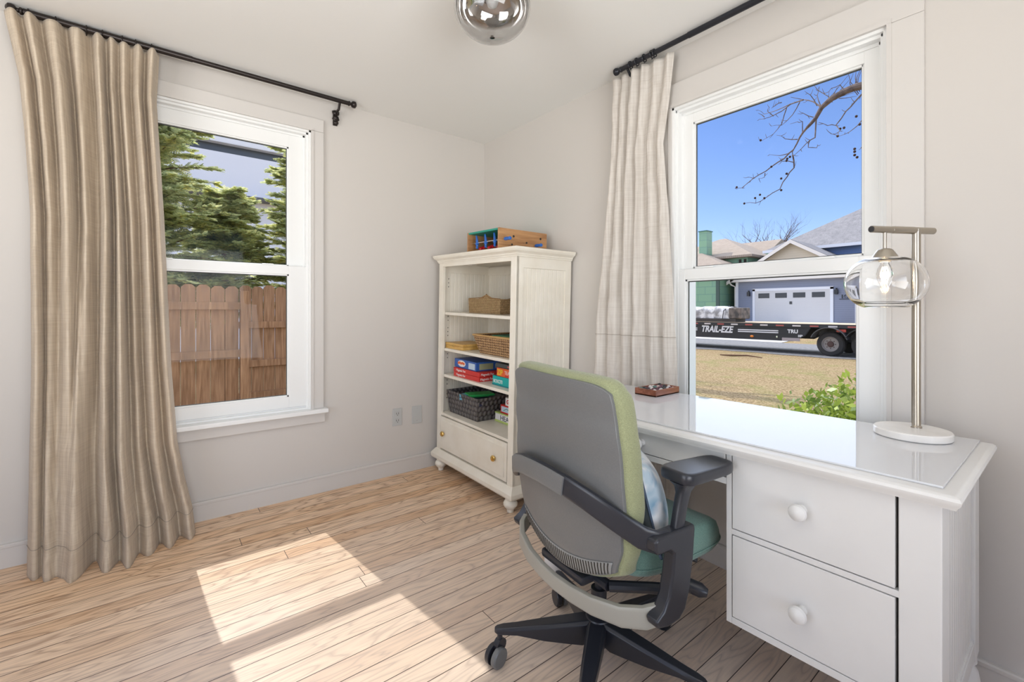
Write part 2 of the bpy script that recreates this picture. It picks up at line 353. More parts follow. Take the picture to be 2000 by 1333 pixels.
def drape(name, m, tops, bots, wid, left, right, depth, amp, z0, z1, flare, place, seed, nu=320, nv=150):
    """tops/bots: where each fold's crest lies across the panel at the rod and at the hem; left/right: height -> edge along the rod"""
    rnd = random.Random(seed); ph = [rnd.uniform(0, 6.28) for _ in range(40)]
    tilt = [rnd.uniform(-.35, .35) for _ in tops]; hgt = [rnd.uniform(.72, 1.12) for _ in tops]
    def fn(u, v):
        z = z0(u) + (z1(u) - z0(u)) * v; h = min(max(z / 2.4, 0), 1)
        M = 0; X = 0
        for i, (t, b) in enumerate(zip(tops, bots)):
            c = b + (t - b) * h ** .8 + .012 * math.sin(4.2 * h + ph[i]) * (1 - h) * (h + .3)
            w = (wid[i] * (1.25 - .40 * h)); q = (u - c) / w
            e = hgt[i] * (1 + .18 * math.sin(5 * h + ph[i + 12])) * math.exp(-abs(q) ** 2.4)
            M = M + e ** 3; X += tilt[i] * e * w
        M = M ** (1 / 3)
        a = amp(h); d = a * (1.7 * M - .75)
        d += a * .10 * math.sin(2 * PI * 13 * u + ph[30] + 2 * h) * (1 - M * .5)
        x = left(h) + (right(h) - left(h)) * u + X * .6
        y = -(depth(h) + d + flare(u, h))
        wr = noise.noise(Vector((x * 20, z * 7, seed))) * .0065 + noise.noise(Vector((x * 55, z * 26, seed + 5))) * .0024
        return place(x, min(y - wr, -.027), z)
    o = G().grid(nu, nv, fn).obj(name, m, smooth=180, fix=False)
    def seam(zs, mm, u0=0, u1=1):
        pts = []
        for k in range(161):
            u = u0 + (u1 - u0) * k / 160; v = (zs - z0(u)) / (z1(u) - z0(u)); p = fn(u, v)
            a, b = Vector(fn(min(u + .003, 1), v)), Vector(fn(max(u - .003, 0), v)); n_ = (a - b).cross(Vector((0, 0, 1))).normalized()
            n_ = n_ if (n_.y < 0) == (abs(p[1]) < .6) or n_.x < 0 else -n_
            if (place(0, -1, 0)[0] == 0 and n_.y > 0) or (place(0, -1, 0)[0] != 0 and n_.x > 0): n_ = -n_
            pts.append(Vector(p) + n_ * .0022)
        G().tube(pts, .0011, 4, up=(0, 0, 1)).obj('hem_seam', mm, o)
    return o, seam

# left pair: long oat linen panel
def lin(tab, t):
    for (a, x), (b, y) in zip(tab, tab[1:]):
        if t <= b: return x + (y - x) * max(0, (t - a) / (b - a))
    return tab[-1][1]
Lx = lambda h: lin([(0, -2.49), (.38, -2.477), (.64, -2.481), (.76, -2.494), (.89, -2.516), (1, -2.56)], h)
Rx = lambda h: lin([(0, -1.89), (.06, -1.905), (.12, -1.935), (.2, -1.965), (.37, -1.99), (.66, -2.015), (.9, -2.045), (1, -2.035)], h)
lc = thing('linen_curtain', 'long oat-coloured linen curtain pooling to the floor left of the fence-side window', 'curtain', (0, 0, 0))
c1, seam1 = drape('panel', m_linL, [.045, .155, .285, .44, .575, .665, .75, .845, .945], [.04, .135, .225, .285, .45, .575, .70, .83, .955], [.045, .046, .062, .058, .040, .036, .038, .040, .042],
           Lx, Rx, lambda h: .100 + .03 * (1 - h), lambda h: .034 + .046 * (1 - h) ** .55, lambda u: -.004, lambda u: 2.408 - .006 * u + .003 * math.sin(40 * u),
           lambda u, h: .10 * math.sin(PI * min(1, u * 1.02)) * (1 - h) ** 3.2 + .045 * math.exp(-((u - .56) / .13) ** 2) * (1 - h) ** 2.5 - .035 * math.exp(-((u - .355) / .028) ** 2) * (1 - h) ** .5,
           lambda x, y, z: (x, y, z + T * y * max(0, 1 - z / .3)), 3)
c1.parent = lc
m_seam = mat('linen_seam', (.36, .30, .24), .9); seam1(.125, m_seam)
q = c1.modifiers.new('thickness', 'SOLIDIFY'); q.thickness = .003
# right: paler panel hanging behind the desk
Lr = lambda h: lin([(0, 1.19), (.3, 1.205), (.45, 1.222), (.65, 1.275), (.82, 1.318), (1, 1.33)], h)
Rr = lambda h: lin([(0, 1.74), (.32, 1.722), (.48, 1.70), (.68, 1.667), (.82, 1.640), (.93, 1.680), (1, 1.70)], h)
rc = thing('linen_curtain', 'pale linen curtain hanging behind the desk beside the street window', 'curtain', (0, 0, 0))
c2, seam2 = drape('panel', m_linR, [.06, .22, .40, .56, .73, .93], [.07, .26, .44, .60, .76, .93], [.06, .075, .07, .055, .07, .055],
           Lr, Rr, lambda h: .068, lambda h: .017 + .012 * (1 - h), lambda u: -.03, lambda u: 2.402, lambda u, h: .0,
           lambda u, y, z: (max(y, -.116), -u, z), 11)
c2.parent = rc
seam2(.995, m_seam)
q = c2.modifiers.new('thickness', 'SOLIDIFY'); q.thickness = .003

def finial(g, c, d, s=1):
    for (r, h) in ((.017, 0), (.021, .012), (.014, .02)): pass
    prof = [(.013, 0), (.019, .004), (.019, .010), (.012, .014), (.012, .020), (.022, .026), (.026, .036), (.024, .046), (.012, .053), (.002, .055)]
    ax = {(-1, 0): 'x', (1, 0): 'x', (0, 1): 'y', (0, -1): 'y'}[d]
    sg = d[0] + d[1]; g.lathe([(r * s, h * sg) for r, h in prof], c, n=16, axis=ax)
# left rod
rl = thing('curtain_rod', 'dark bronze curtain rod with finials over the fence-side window', 'curtain rod')
ZR = 2.421
G().tube([(-2.50, -.095, ZR), (-1.10, -.095, ZR)], .0125, 16).tube([(-2.50, -.095, ZR), (-1.9, -.095, ZR)], .0145, 16).obj('rod', m_iron, rl)
for xx, d in ((-2.50, -1), (-1.105, 1)):
    g = G(); finial(g, (xx, -.095, ZR), (d, 0), .8); g.obj('finial', m_iron, rl)
for xx in (-2.53, -1.155):
    g = G().tube([(xx, -.095, ZR - .012), (xx, -.075, ZR - .045), (xx, -.04, ZR - .05), (xx, -.008, ZR - .06)], .008, 10)
    g.rbox(xx - .014, xx + .014, -.012, 0, ZR - .125, ZR - .03, .003)
    for k in range(3): g.sphere((xx, -.02, ZR - .05 - .03 * k), .018 - .002 * k, sx=1.25, sy=.7)
    for sg in (-1, 1):
        for z_ in (.052, .098): g.tube([(xx, -.016, ZR - z_), (xx + sg * .022, -.018, ZR - z_ + .012)], [.010, .003], 8)
    g.obj('bracket', m_iron, rl)
def rings_on(name, parent_grp, pts, axis, m, label, zr, base):
    for i, p in enumerate(pts):
        g = G(); rr = .0185
        if axis == 'x': path = [(0, rr * math.sin(a), rr * math.cos(a)) for a in [2 * PI * k / 16 for k in range(17)]]
        else: path = [(rr * math.sin(a), 0, rr * math.cos(a)) for a in [2 * PI * k / 16 for k in range(17)]]
        g.tube(path, .0028, 8, caps=False); g.tube([(0, 0, -rr), (0, 0, -rr - .008)], .0022, 6)
        o = g.obj('curtain_ring', m, loc=((p, base, zr - .002) if axis == 'x' else (base, -p, zr - .002)))
        tag(o, ['first', 'second', 'third', 'fourth', 'fifth', 'sixth', 'seventh'][i] + label, 'curtain ring', parent_grp)
rings_on('r', 'rings on the bronze rod', [-2.485, -2.40, -2.30, -2.245, -2.175, -2.125, -2.065], 'x', m_iron, ' small ring from the left on the bronze rod above the oat curtain', ZR, -.095)
# right rod
rr_ = thing('curtain_rod', 'black curtain rod over the street window', 'curtain rod')
ZR2 = 2.421
G().tube([(-.095, -1.41, ZR2), (-.095, -2.95, ZR2)], .0125, 16).tube([(-.095, -1.8, ZR2), (-.095, -2.95, ZR2)], .0145, 16).obj('rod', m_iron2, rr_)
g = G(); finial(g, (-.095, -1.415, ZR2), (0, 1), .75); g.obj('finial', m_iron2, rr_)
g = G(); finial(g, (-.095, -2.94, ZR2), (0, -1), .75); g.obj('finial', m_iron2, rr_)
for yy in (-1.45, -2.9):
    g = G().tube([(-.095, yy, ZR2 - .012), (-.07, yy, ZR2 - .04), (-.005, yy, ZR2 - .045)], .007, 10); g.rbox(-.012, 0, yy - .013, yy + .013, ZR2 - .1, ZR2 - .02, .003); g.obj('bracket', m_iron2, rr_)
rings_on('r', 'rings on the black rod', [1.47, 1.51, 1.555, 1.60, 1.615], 'y', m_iron2, ' small black ring from the left on the rod above the pale curtain', ZR2, -.095)

# ------------------------------------------------------------------ bookcase in the corner
TA = math.atan(T)
m_cream = mat('cream_painted_wood', (.84, .79, .68), .38, build=noisy((.82, .765, .655), (.87, .825, .725), 9, bmp=.02))
m_brass = mat('brass', (.75, .52, .18), .22, 1)
m_dark = mat('dark_hole', (.03, .025, .02), .8)
bc = thing('bookcase', 'cream cottage bookcase with open shelves and one drawer in the corner', 'bookcase', (0, 0, 0), (TA, 0, 0))
XF, XB, YL, YR = -.460, -.022, -.060, -.928
nb = 10; w_ = (XB - XF - .10) / nb
for yy0, yy1 in ((YL - .018, YL), (YR, YR + .018)):
    g = G(); g.rbox(XF, XF + .052, yy0, yy1, .085, 1.47, .002); g.rbox(XB - .052, XB, yy0, yy1, .085, 1.47, .002)
    g.rbox(XF + .05, XB - .05, yy0, yy1, 1.40, 1.47, .002); g.rbox(XF + .05, XB - .05, yy0, yy1, .085, .20, .002)
    sf_ = g.obj('side_frame', m_cream, bc)
    g = G(); a, b = (yy0 + .004, yy1 - .006) if yy0 > -.5 else (yy0 + .006, yy1 - .004)
    g.box(XF + .05, XB - .05, a + .002, b - .002, .20, 1.40)
    for k in range(nb): g.rbox(XF + .05 + k * w_ + .0012, XF + .05 + (k + 1) * w_ - .0012, a - .001, b + .001, .20, 1.40, .0014, 1)
    g.obj('side_beadboard', m_cream, sf_)
g = G(); g.box(XB - .012, XB - .004, YR + .01, YL - .01, .10, 1.47)
w_ = (YL - YR - .03) / 24
for k in range(24): g.rbox(XB - .018, XB - .010, YR + .015 + k * w_ + .0012, YR + .015 + (k + 1) * w_ - .0012, .40, 1.44, .0014, 1)
g.rbox(XB - .026, XB - .010, YR + .018, YL - .018, 1.395, 1.455, .002)
g.obj('back_panel', m_cream, bc)
g = G(); g.rbox(XF - .002, XF + .020, YL - .050, YL, .10, 1.47, .002); g.rbox(XF - .002, XF + .020, YR, YR + .050, .10, 1.47, .002)
g.rbox(XF - .002, XF + .018, YR + .05, YL - .05, 1.437, 1.47, .002); g.obj('face_frame', m_cream, bc)
# crown
g = G(); prof = [(0, 1.462), (.006, 1.462), (.008, 1.470), (.012, 1.474), (.013, 1.481), (.022, 1.489), (.030, 1.494), (.032, 1.500), (.034, 1.5012), (.036, 1.514), (.030, 1.5165), (0, 1.5165)]
rings = []
for d, z in prof: rings.append([(XF - d, YR - d, z), (XF - d, YL + d, z), (XB, YL + d, z), (XB, YR - d, z)])
g.ring(rings); g.obj('crown_top', m_cream, bc, smooth=20)
# base moulding
g = G(); prof = [(0, .150), (.006, .148), (.012, .140), (.026, .122), (.031, .112), (.031, .092), (.026, .082), (0, .082)]
rings = []
for d, z in prof: rings.append([(XF - d, YR - d * .9, z), (XF - d, YL + d, z), (XB, YL + d, z), (XB, YR - d * .9, z)])
g.ring(rings); g.obj('base_moulding', m_cream, bc, smooth=20)
footp = [(.016, 0), (.019, .001), (.020, .012), (.022, .020), (.030, .026), (.040, .040), (.041, .052), (.036, .064), (.026, .071), (.030, .075), (.030, .083)]
for x in (XF + .005, XB - .045):
    for y in (YL - .052, YR + .022): G().lathe(footp, (x, y, 0)).obj('foot', m_cream, bc)
g = G()
for z in (1.12,): g.rbox(XF + .022, XB - .02, YR + .022, YL - .022, z - .020, z, .003)
g.obj('shelf', m_cream, bc)
for z in (.865, .680): G().rbox(XF + .022, XB - .02, YR + .022, YL - .022, z - .020, z, .003).obj('shelf', m_cream, bc)
G().rbox(XF + .002, XB - .02, YR + .019, YL - .019, .392, .411, .003).obj('shelf', m_cream, bc)
G().box(XF + .02, XB - .02, YR + .019, YL - .019, 1.462, 1.475).obj('inner_top', m_cream, bc)
# adjustable shelf pin strips
for z0 in (1.30, 1.06, .95, .79, .60, .50):
    for k in range(3 if z0 > .55 else 2): G().sphere((XF + .065, YL - .0182, z0 + k * .028), .0035, 6, 4).obj('pin_hole', m_dark, bc)
m_hw = mat('bracket_white', (.8, .76, .68), .4)
for z0, z1 in ((1.27, 1.38), (1.03, 1.12), (.77, .85), (.58, .66)): G().box(XF + .0205, XF + .03, YL - .0205, YL - .0180, z0, z1).obj('hinge_plate', m_hw, bc)
G().rbox(XF + .16, XF + .20, YL - .17, YL - .12, 1.452, 1.462, .003).obj('hinge_plate', m_hw, bc)
dr = G(); y0, y1 = YR + .054, YL - .054
dr.rbox(XF - .004, XF + .016, y0, y1, .160, .386, .003)
pr = [(0, 0), (.010, .004), (.018, .004), (.022, .0)]
dr.rbox(XF - .010, XF, y0 + .022, y1 - .022, .182, .364, .005)
d_o = dr.obj('drawer', m_cream, bc)
G().box(XF + .02, XB - .03, YR + .02, YL - .02, .10, .388).obj('carcass', m_cream, bc)
for y in (-.170, -.768):
    G().lathe([(.006, 0), (.006, .008), (.016, .010), (.019, .016), (.016, .022), (.007, .024), (.010, .026), (.004, .029)], (XF - .009, y, .274), axis='-x', n=14).obj('knob', m_brass, d_o)

# --- things on the shelves (children of nothing; placed with the same lean as the bookcase)
def lean(x, y, z):      # bookcase coordinates -> world
    c, s = math.cos(TA), math.sin(TA); return (x, y * c - z * s, y * s + z * c)
def put(name, label, cat, x, y, z, rz=0, group=None):
    o = thing(name, label, cat, lean(x, y, z), (0, 0, 0), group)
    o.rotation_euler = (Matrix.Rotation(TA, 3, 'X') @ Matrix.Rotation(rz, 3, 'Z')).to_euler(); return o
def wickerf(c1, c2, su, sv):
    def f(n, b):
        v = coords(n, (1, 1, 1)); br = N(n, 'ShaderNodeTexNoise'); br.inputs['Scale'].default_value = 60; n.links.new(v, br.inputs[0])
        sp = N(n, 'ShaderNodeSeparateXYZ'); n.links.new(v, sp.inputs[0]); al = mathn(n, 'ADD', sp.outputs[0], sp.outputs[1])
        row = mathn(n, 'FLOOR', mathn(n, 'MULTIPLY', sp.outputs[2], sv)); sh = mathn(n, 'MULTIPLY', mathn(n, 'MODULO', row, 2.0), PI)
        a = mathn(n, 'SINE', mathn(n, 'ADD', mathn(n, 'MULTIPLY', al, su), sh)); b2 = mathn(n, 'SINE', mathn(n, 'MULTIPLY', sp.outputs[2], sv * PI))
        hh = mathn(n, 'ADD', mathn(n, 'MULTIPLY', a, .5), mathn(n, 'ABSOLUTE', b2)); cc = mathn(n, 'ADD', mathn(n, 'MULTIPLY', hh, .35), mathn(n, 'MULTIPLY', br.outputs[0], .6))
        n.links.new(ramp(n, cc, [(.25, c1), (.75, c2)]), b.inputs['Base Color']); bump(n, b, hh, .8, .006)
    return f
def woodf(c1, c2, axis=0, sc=1):
    def f(n, b):
        st = [40 * sc] * 3; st[axis] = 4 * sc; t1 = N(n, 'ShaderNodeTexNoise'); t1.inputs['Scale'].default_value = 1; t1.inputs['Detail'].default_value = 4; t1.inputs['Distortion'].default_value = .6
        n.links.new(coords(n, st), t1.inputs[0]); n.links.new(ramp(n, t1.outputs[0], [(.3, c1), (.68, c2)]), b.inputs['Base Color'])
    return f
m_seagrass = mat('tan_woven_reed', rough=.75, build=wickerf((.30, .17, .07), (.58, .40, .20), 500, 90))
m_wick = mat('brown_wicker', rough=.6, build=wickerf((.13, .055, .02), (.62, .38, .18), 330, 62))
m_dkbin = mat('charcoal_woven_strap', rough=.5, build=wickerf((.045, .04, .045), (.16, .145, .14), 180, 30))
m_gold = mat('golden_wood', rough=.4, build=woodf((.55, .30, .07), (.78, .50, .16), 1))
m_oak = mat('honey_wood', rough=.45, build=woodf((.30, .14, .055), (.56, .31, .14), 0))
P = lambda nm, c, r=.35: mat(nm, c, r)
m_red = P('red_card', (.62, .035, .03)); m_blue = P('blue_card', (.035, .12, .42)); m_teal = P('teal_card', (.0, .42, .40)); m_orange = P('orange_card', (.80, .12, .02))
m_white = P('white_print', (.85, .84, .82)); m_yel = P('yellow_print', (.85, .55, .03)); m_lime = P('lime_card', (.48, .60, .18)); m_pink = P('crimson_card', (.66, .03, .07))
m_blk = P('black_print', (.03, .03, .04)); m_lblue = P('pale_blue_print', (.55, .68, .80)); m_navy = P('navy_card', (.03, .035, .09)); m_green = P('green_plastic', (.03, .45, .10))
FX, UP = (0, -1, 0), (0, 0, 1)          # lettering on faces that look towards the viewer's left (-x)
SX = (1, 0, 0)                          # lettering on faces that look towards -y

# top shelf basket, woven, peaked front
b = put('storage_basket', 'tan woven storage basket with a raised middle rim on the top shelf', 'basket', -.205, -.425, 1.1205)
def basket_walls(g, hx, hy, h, tp, th=.006, rise=None, n=12):
    pts = []
    for (ax, ay, bx, by) in ((-1, -1, 1, -1), (1, -1, 1, 1), (1, 1, -1, 1), (-1, 1, -1, -1)):
        for k in range(n): pts.append((ax + (bx - ax) * k / n, ay + (by - ay) * k / n))
    def ringat(z, off):
        q = []
        for (u, v) in pts:
            s = tp + (1 - tp) * (z / h); zz = z
            if rise and z > h * .9: zz += rise(u, v)
            q.append((u * (hx * s - off), v * (hy * s - off), zz))
        return q
    g.ring([ringat(0, 0), ringat(h * .5, 0), ringat(h, 0), ringat(h, th), ringat(h * .5, th), ringat(th, th)])
g = G(); basket_walls(g, .125, .185, .098, .97, rise=lambda u, v: .030 * max(0, 1 - abs(v + .15) * 2.2) * (1 if u < 0 else .6)); g.obj('body', m_seagrass, b)
g = G(); g.tube([(-.125 + .002, -.18, .098), (-.125 + .002, -.06, .104), (-.125 + .002, -.028, .128), (-.123, .0, .106), (-.123, .18, .098)], .0035, 6); g.obj('rim', mat('dark_reed', (.26, .14, .05), .7), b)
b = put('game_box', 'red game box with white OffBeat lettering on the top shelf', 'game box', -.330, -.845, 1.1205)
G().rbox(-.04, .05, -.055, .052, 0, .052, .002).obj('box', m_pink, b)
text('lettering', 'OffBeat', .036, m_white, b, (-.0405, .044, .014), FX, UP, squash=.72, offset=.0006)
# second shelf
b = put('wooden_box', 'flat golden wooden box at the left end of the second shelf', 'box', -.305, -.205, .8655)
G().rbox(-.115, .10, -.115, .115, 0, .022, .002).obj('box', m_gold, b); G().rbox(-.115, .10, -.115, .115, .0232, .040, .002).obj('lid', m_gold, b)
G().rbox(-.118, -.113, -.012, .012, .016, .028, .001).obj('clasp', m_brass, b)
b = put('wicker_basket', 'brown flared wicker basket full of odds and ends on the second shelf', 'basket', -.255, -.675, .8655)
g = G(); basket_walls(g, .165, .235, .118, .82, .008); g.obj('body', m_wick, b)
g = G(); g.tube([(-.165, -.235, .118), (-.165, .235, .118), (.165, .235, .118), (.165, -.235, .118), (-.165, -.235, .118)], .006, 8); g.obj('rim', mat('light_cane', (.55, .33, .13), .6), b)
bb = put('board_book', 'thin green-edged wooden board lying in the wicker basket', 'board', -.265, -.70, .976, .15); G().rbox(-.13, .10, -.16, .10, 0, .012, .002).obj('board', m_gold, bb); G().rbox(-.125, .095, -.155, .095, .0122, .0165, .001).obj('felt', P('green_felt', (.06, .20, .11), .9), bb)
q = put('cloth_pouch', 'dark burgundy cloth pouch on top of the wicker basket', 'pouch', -.250, -.79, .9925)
g = G(); g.grid(24, 14, lambda u, v: (.075 * math.cos(2 * PI * u) * math.sin(PI * v) ** .6, .085 * math.sin(2 * PI * u) * math.sin(PI * v) ** .6, .026 - .026 * math.cos(PI * v) + .010 * math.sin(5 * u * 6.28) * math.sin(PI * v) * v)); g.obj('pouch', mat('burgundy_cloth', (.13, .02, .04), .9), q, smooth=180)
# third shelf
for k, z in enumerate((.6805, .7115)):
    b = put('puzzle_box', ['lower of two flat red boxes on the third shelf', 'upper of two flat red boxes on the third shelf, under the blue box'][k], 'box', -.300, -.355, z, .02 * k, 'flat red boxes')
    G().rbox(-.115, .12, -.155, .155, 0, .0295, .0015).obj('box', m_red, b)
    text('lettering', 'Magnetic Fun', .022, m_white, b, (-.1155, .12, .008), FX, UP, squash=.95)
    text('lettering', 'Magnetic Fun', .022, m_white, b, (-.105, -.1555, .008), SX, UP, squash=.9)
b = put('game_box', 'blue picture game box lying on the flat red boxes', 'game box', -.290, -.330, .7425, -.03)
G().rbox(-.115, .13, -.140, .14, 0, .058, .002).obj('box', m_blue, b)
g = G(); g.sphere((-.1155, .045, .030), .022, 16, 8, .06, 2.4, 1.0); g.obj('emblem', m_white, b)
g = G()
for k in range(5): g.sphere((-.1165, .085 - .018 * k, .031 + .003 * (k % 2)), .011, 10, 6, .08, 1, .9)
g.obj('emblem_letters', P('orange_red_print', (.8, .14, .03)), b)
G().rbox(-.1158, -.114, -.125, -.045, .006, .046, .001).obj('panel', m_lblue, b)
G().rbox(-.09, .02, -.1408, -.139, .008, .048, .001).obj('picture', P('olive_print', (.36, .38, .22)), b); G().rbox(.035, .085, -.1408, -.139, .012, .04, .001).obj('picture', P('grey_print', (.3, .33, .36)), b)
b = put('game_box', 'teal game box at the right end of the third shelf', 'game box', -.275, -.735, .6805)
G().rbox(-.105, .10, -.150, .125, 0, .058, .002).obj('box', m_teal, b); G().rbox(-.1075, .1025, -.1525, .1275, .0, .008, .001).obj('lid_edge', P('deep_teal', (.0, .25, .28)), b)
text('lettering', 'BOXCITI', .030, m_white, b, (-.1055, .115, .016), FX, UP, squash=.8, offset=.0004)
b = put('game_box', 'orange and red game box standing on the teal box', 'game box', -.285, -.760, .7395)
G().rbox(-.09, .09, -.125, .115, 0, .052, .002).obj('box', m_orange, b)
text('lettering', 'ZIP', .046, m_yel, b, (-.0905, .108, .010), FX, UP, squash=.85, offset=.0014); text('lettering', 'TEAZE', .030, m_white, b, (-.0905, .035, .018), FX, UP, squash=.95)
G().rbox(-.0906, -.089, -.12, .03, .003, .013, .0004).obj('stripe', m_red, b)
b = put('game_box', 'thin dark game box on top of the orange one', 'game box', -.270, -.745, .7925)
G().rbox(-.10, .08, -.135, .12, 0, .026, .002).obj('box', P('charcoal_card', (.06, .07, .075)), b); G().rbox(-.1006, -.099, -.1, .0, .008, .018, .0004).obj('stripe', P('dull_red_print', (.5, .1, .1)), b)
# bottom shelf
b = put('storage_bin', 'charcoal woven bin of small toys on the bottom shelf', 'basket', -.265, -.300, .4115)
g = G(); basket_walls(g, .150, .195, .155, .88, .006); g.obj('body', m_dkbin, b)
for (x, y, z, a, dx, dy, dz, m_, nm, lb) in ((-.36, -.30, .545, .3, .05, .035, .04, P('sky_blue_plastic', (.10, .33, .45)), 'toy_box', 'small blue box sticking out of the charcoal bin'),
                                        (-.30, -.355, .575, -.25, .09, .055, .016, m_green, 'toy_box', 'green flat case lying on top of the charcoal bin'),
                                        (-.34, -.43, .535, .1, .06, .055, .035, m_navy, 'toy_box', 'navy box at the near end of the charcoal bin'),
                                        (-.22, -.43, .540, .0, .05, .05, .04, P('black_plastic', (.03, .03, .045)), 'toy_box', 'black box deeper in the charcoal bin'),
                                        (-.24, -.24, .53, .4, .07, .05, .03, P('grey_plastic', (.14, .15, .16)), 'toy_box', 'grey box at the far end of the charcoal bin')):
    q = put(nm, lb, 'toy', x, y, z, a, 'toys in the charcoal bin'); G().rbox(-dx, dx, -dy, dy, -.02, dz - .02, .003).obj('case', m_, q); G().box(-dx * 1.01, dx * 1.01, -dy * 1.01, dy * 1.01, dz * .4 - .02, dz * .5 - .02).obj('seam', m_blk, q)
b = put('game_box', 'lime and white game box, lowest of the stack on the bottom shelf', 'game box', -.175, -.690, .4115)
G().rbox(-.105, .12, -.19, .18, 0, .062, .002).obj('box', m_white, b); G().rbox(-.1065, .1215, -.1915, .1815, 0, .014, .001).box(-.1065, .1215, -.1915, .1815, .055, .063).obj('trim', m_lime, b)
text('lettering', 'HEADS', .046, m_navy, b, (-.1055, .125, .017), FX, UP, squash=1.05)
b = put('game_box', 'pale blue and red game box in the middle of the bottom-shelf stack', 'game box', -.175, -.715, .4755)
G().rbox(-.10, .11, -.16, .155, 0, .055, .002).obj('box', m_red, b); G().rbox(-.1008, -.099, -.15, .145, .010, .046, .0006).obj('label_panel', m_lblue, b)
m_gp = P('green_print', (.1, .35, .25)); G().tube([(-.1015, .12, .02), (-.1015, .09, .035), (-.1015, .07, .03)], .0025, 6).obj('squiggle', m_gp, b); G().tube([(-.1015, -.09, .018), (-.1015, -.06, .035)], .003, 6).obj('squiggle', m_gp, b)
b = put('game_box', 'white game box with red lettering topping the bottom-shelf stack', 'game box', -.185, -.735, .5315)
G().rbox(-.09, .10, -.14, .125, 0, .052, .002).obj('box', m_white, b)
text('lettering', 'Games', .036, m_red, b, (-.0905, .112, .014), FX, UP, squash=1.0, offset=.001)
b = put('game_box', 'red box pushed to the back between bin and stack', 'game box', -.10, -.53, .4115)
G().rbox(-.05, .05, -.02, .02, 0, .12, .002).obj('box', m_red, b); G().box(-.0503, -.049, -.015, .015, .04, .06).obj('stripe', m_white, b)

# table football turned over on the bookcase top
fb = put('table_football', 'small wooden table football game lying upside down on the bookcase', 'table football', 0, 0, 1.517)
x0, x1, y0, y1 = -.452, -.065, -.745, -.402
G().box(x0, x1, y0, y0 + .012, 0, .128).obj('side_panel', m_oak, fb, bevel=.001); G().box(x0, x1, y1 - .012, y1, 0, .128).obj('side_panel', m_oak, fb, bevel=.001)
G().box(x1 - .012, x1, y0 + .012, y1 - .012, 0, .122).obj('end_panel', m_oak, fb)
G().box(x0 + .002, x1, y0 + .012, y1 - .012, .116, .127).obj('playing_field', P('green_field', (.02, .30, .22), .5), fb)
G().box(x0 + .10, x1 - .012, y0 + .012, y1 - .012, .0, .004).obj('rail', mat('dark_rail', (.10, .06, .06), .6), fb)
m_chr = mat('steel_rod', (.75, .75, .76), .2, 1); m_bl = P('blue_plastic', (.02, .13, .48)); m_rd = P('red_plastic', (.62, .02, .03))
for k, (xx, zz, mm, hs_) in enumerate(((-.425, .060, m_bl, -1), (-.375, .030, m_rd, 1), (-.26, .050, m_rd, 1), (-.18, .040, m_bl, -1))):
    rod = G().tube([(xx, y0 - .03, zz), (xx, y1 + .03, zz)], .003, 8).obj('rod', m_chr, fb)
    for j, f in enumerate((.22, .5, .78)):
        yy = y0 + (y1 - y0) * f; a = -.25 if mm is m_bl else .1
        p = G()
        if mm is m_bl: p.tube([(xx, yy, zz - .024), (xx, yy, zz + .008), (xx - .004, yy + .004, zz + .046)], [.0075, .009, .005], 8); p.sphere((xx, yy, zz - .030), .009, 8, 6); p.rbox(xx - .006, xx + .006, yy - .014, yy + .014, zz - .012, zz - .002, .002)
        else: p.tube([(xx - .018, yy, zz - .004), (xx + .012, yy, zz + .012)], [.011, .007], 8); p.sphere((xx - .024, yy, zz - .006), .011, 8, 6); p.rbox(xx - .008, xx + .002, yy - .018, yy + .018, zz - .006, zz + .006, .002)
        p.obj('player', mm, rod)
    hy = y0 - .02 if hs_ < 0 else y1 + .02
    G().lathe([(.004, 0), (.009, .004), (.011, .02), (.009, .04), (.011, .055), (.006, .062)], (xx, hy, zz), axis='-y' if hs_ < 0 else 'y', n=12).obj('handle', mm, rod)
    G().sphere((xx, (y1 + .03) if hs_ < 0 else (y0 - .03), zz), .006, 8, 6).obj('end_cap', m_dark, rod)
for o_ in [o for o in bpy.data.objects if o.parent == fb and o.name.startswith('rod')]:
    pass
for xx, zz in ((-.34, .085), (-.30, .02), (-.12, .09)): G().lathe([(.007, 0), (.007, .002)], (xx, y0 - .002, zz), axis='y', n=10).obj('screw', m_dark, fb)

# ------------------------------------------------------------------ desk
m_desk = mat('white_satin_paint', (.76, .75, .73), .35, build=noisy((.745, .735, .715), (.775, .765, .745), 6, bmp=.01))
m_gtop = mat('glass_over_white', (.68, .685, .70), .025, spec=.5)
ZT = .735
dk = thing('desk', 'white cottage desk with glass-topped surface, pencil drawer and two deep drawers', 'desk')
DX0, DX1, DY0, DY1 = -.752, -.125, -2.797, -1.43
g = G(); rings = []
for d, z in ((.016, ZT - .032), (.010, ZT - .031), (.008, ZT - .026), (.002, ZT - .018), (0, ZT - .010), (.003, ZT - .004), (.010, ZT), (.014, ZT)):
    rings.append([(DX0 + d, DY0 + d, z), (DX0 + d, DY1 - d, z), (DX1 - d * .3, DY1 - d, z), (DX1 - d * .3, DY0 + d, z)])
g.ring(rings); g.obj('desktop', m_desk, dk, smooth=30)
G().rbox(DX0 + .045, DX1 - .006, DY0 + .035, DY1 - .035, ZT + .0002, ZT + .0058, .0012).obj('glass_top', m_gtop, dk)
FXd = -.715; RY = -2.762; LY = -1.465; PB = .115
def leg(x0, x1, y0, y1, nm='leg'):
    g = G().rbox(x0, x1, y0, y1, PB, ZT - .032, .004)
    return g.obj(nm, m_desk, dk)
leg(FXd, FXd + .075, RY, RY + .076); leg(DX1 - .095, DX1 - .025, RY, RY + .076); leg(FXd, FXd + .075, LY - .076, LY); leg(DX1 - .095, DX1 - .025, LY - .076, LY)
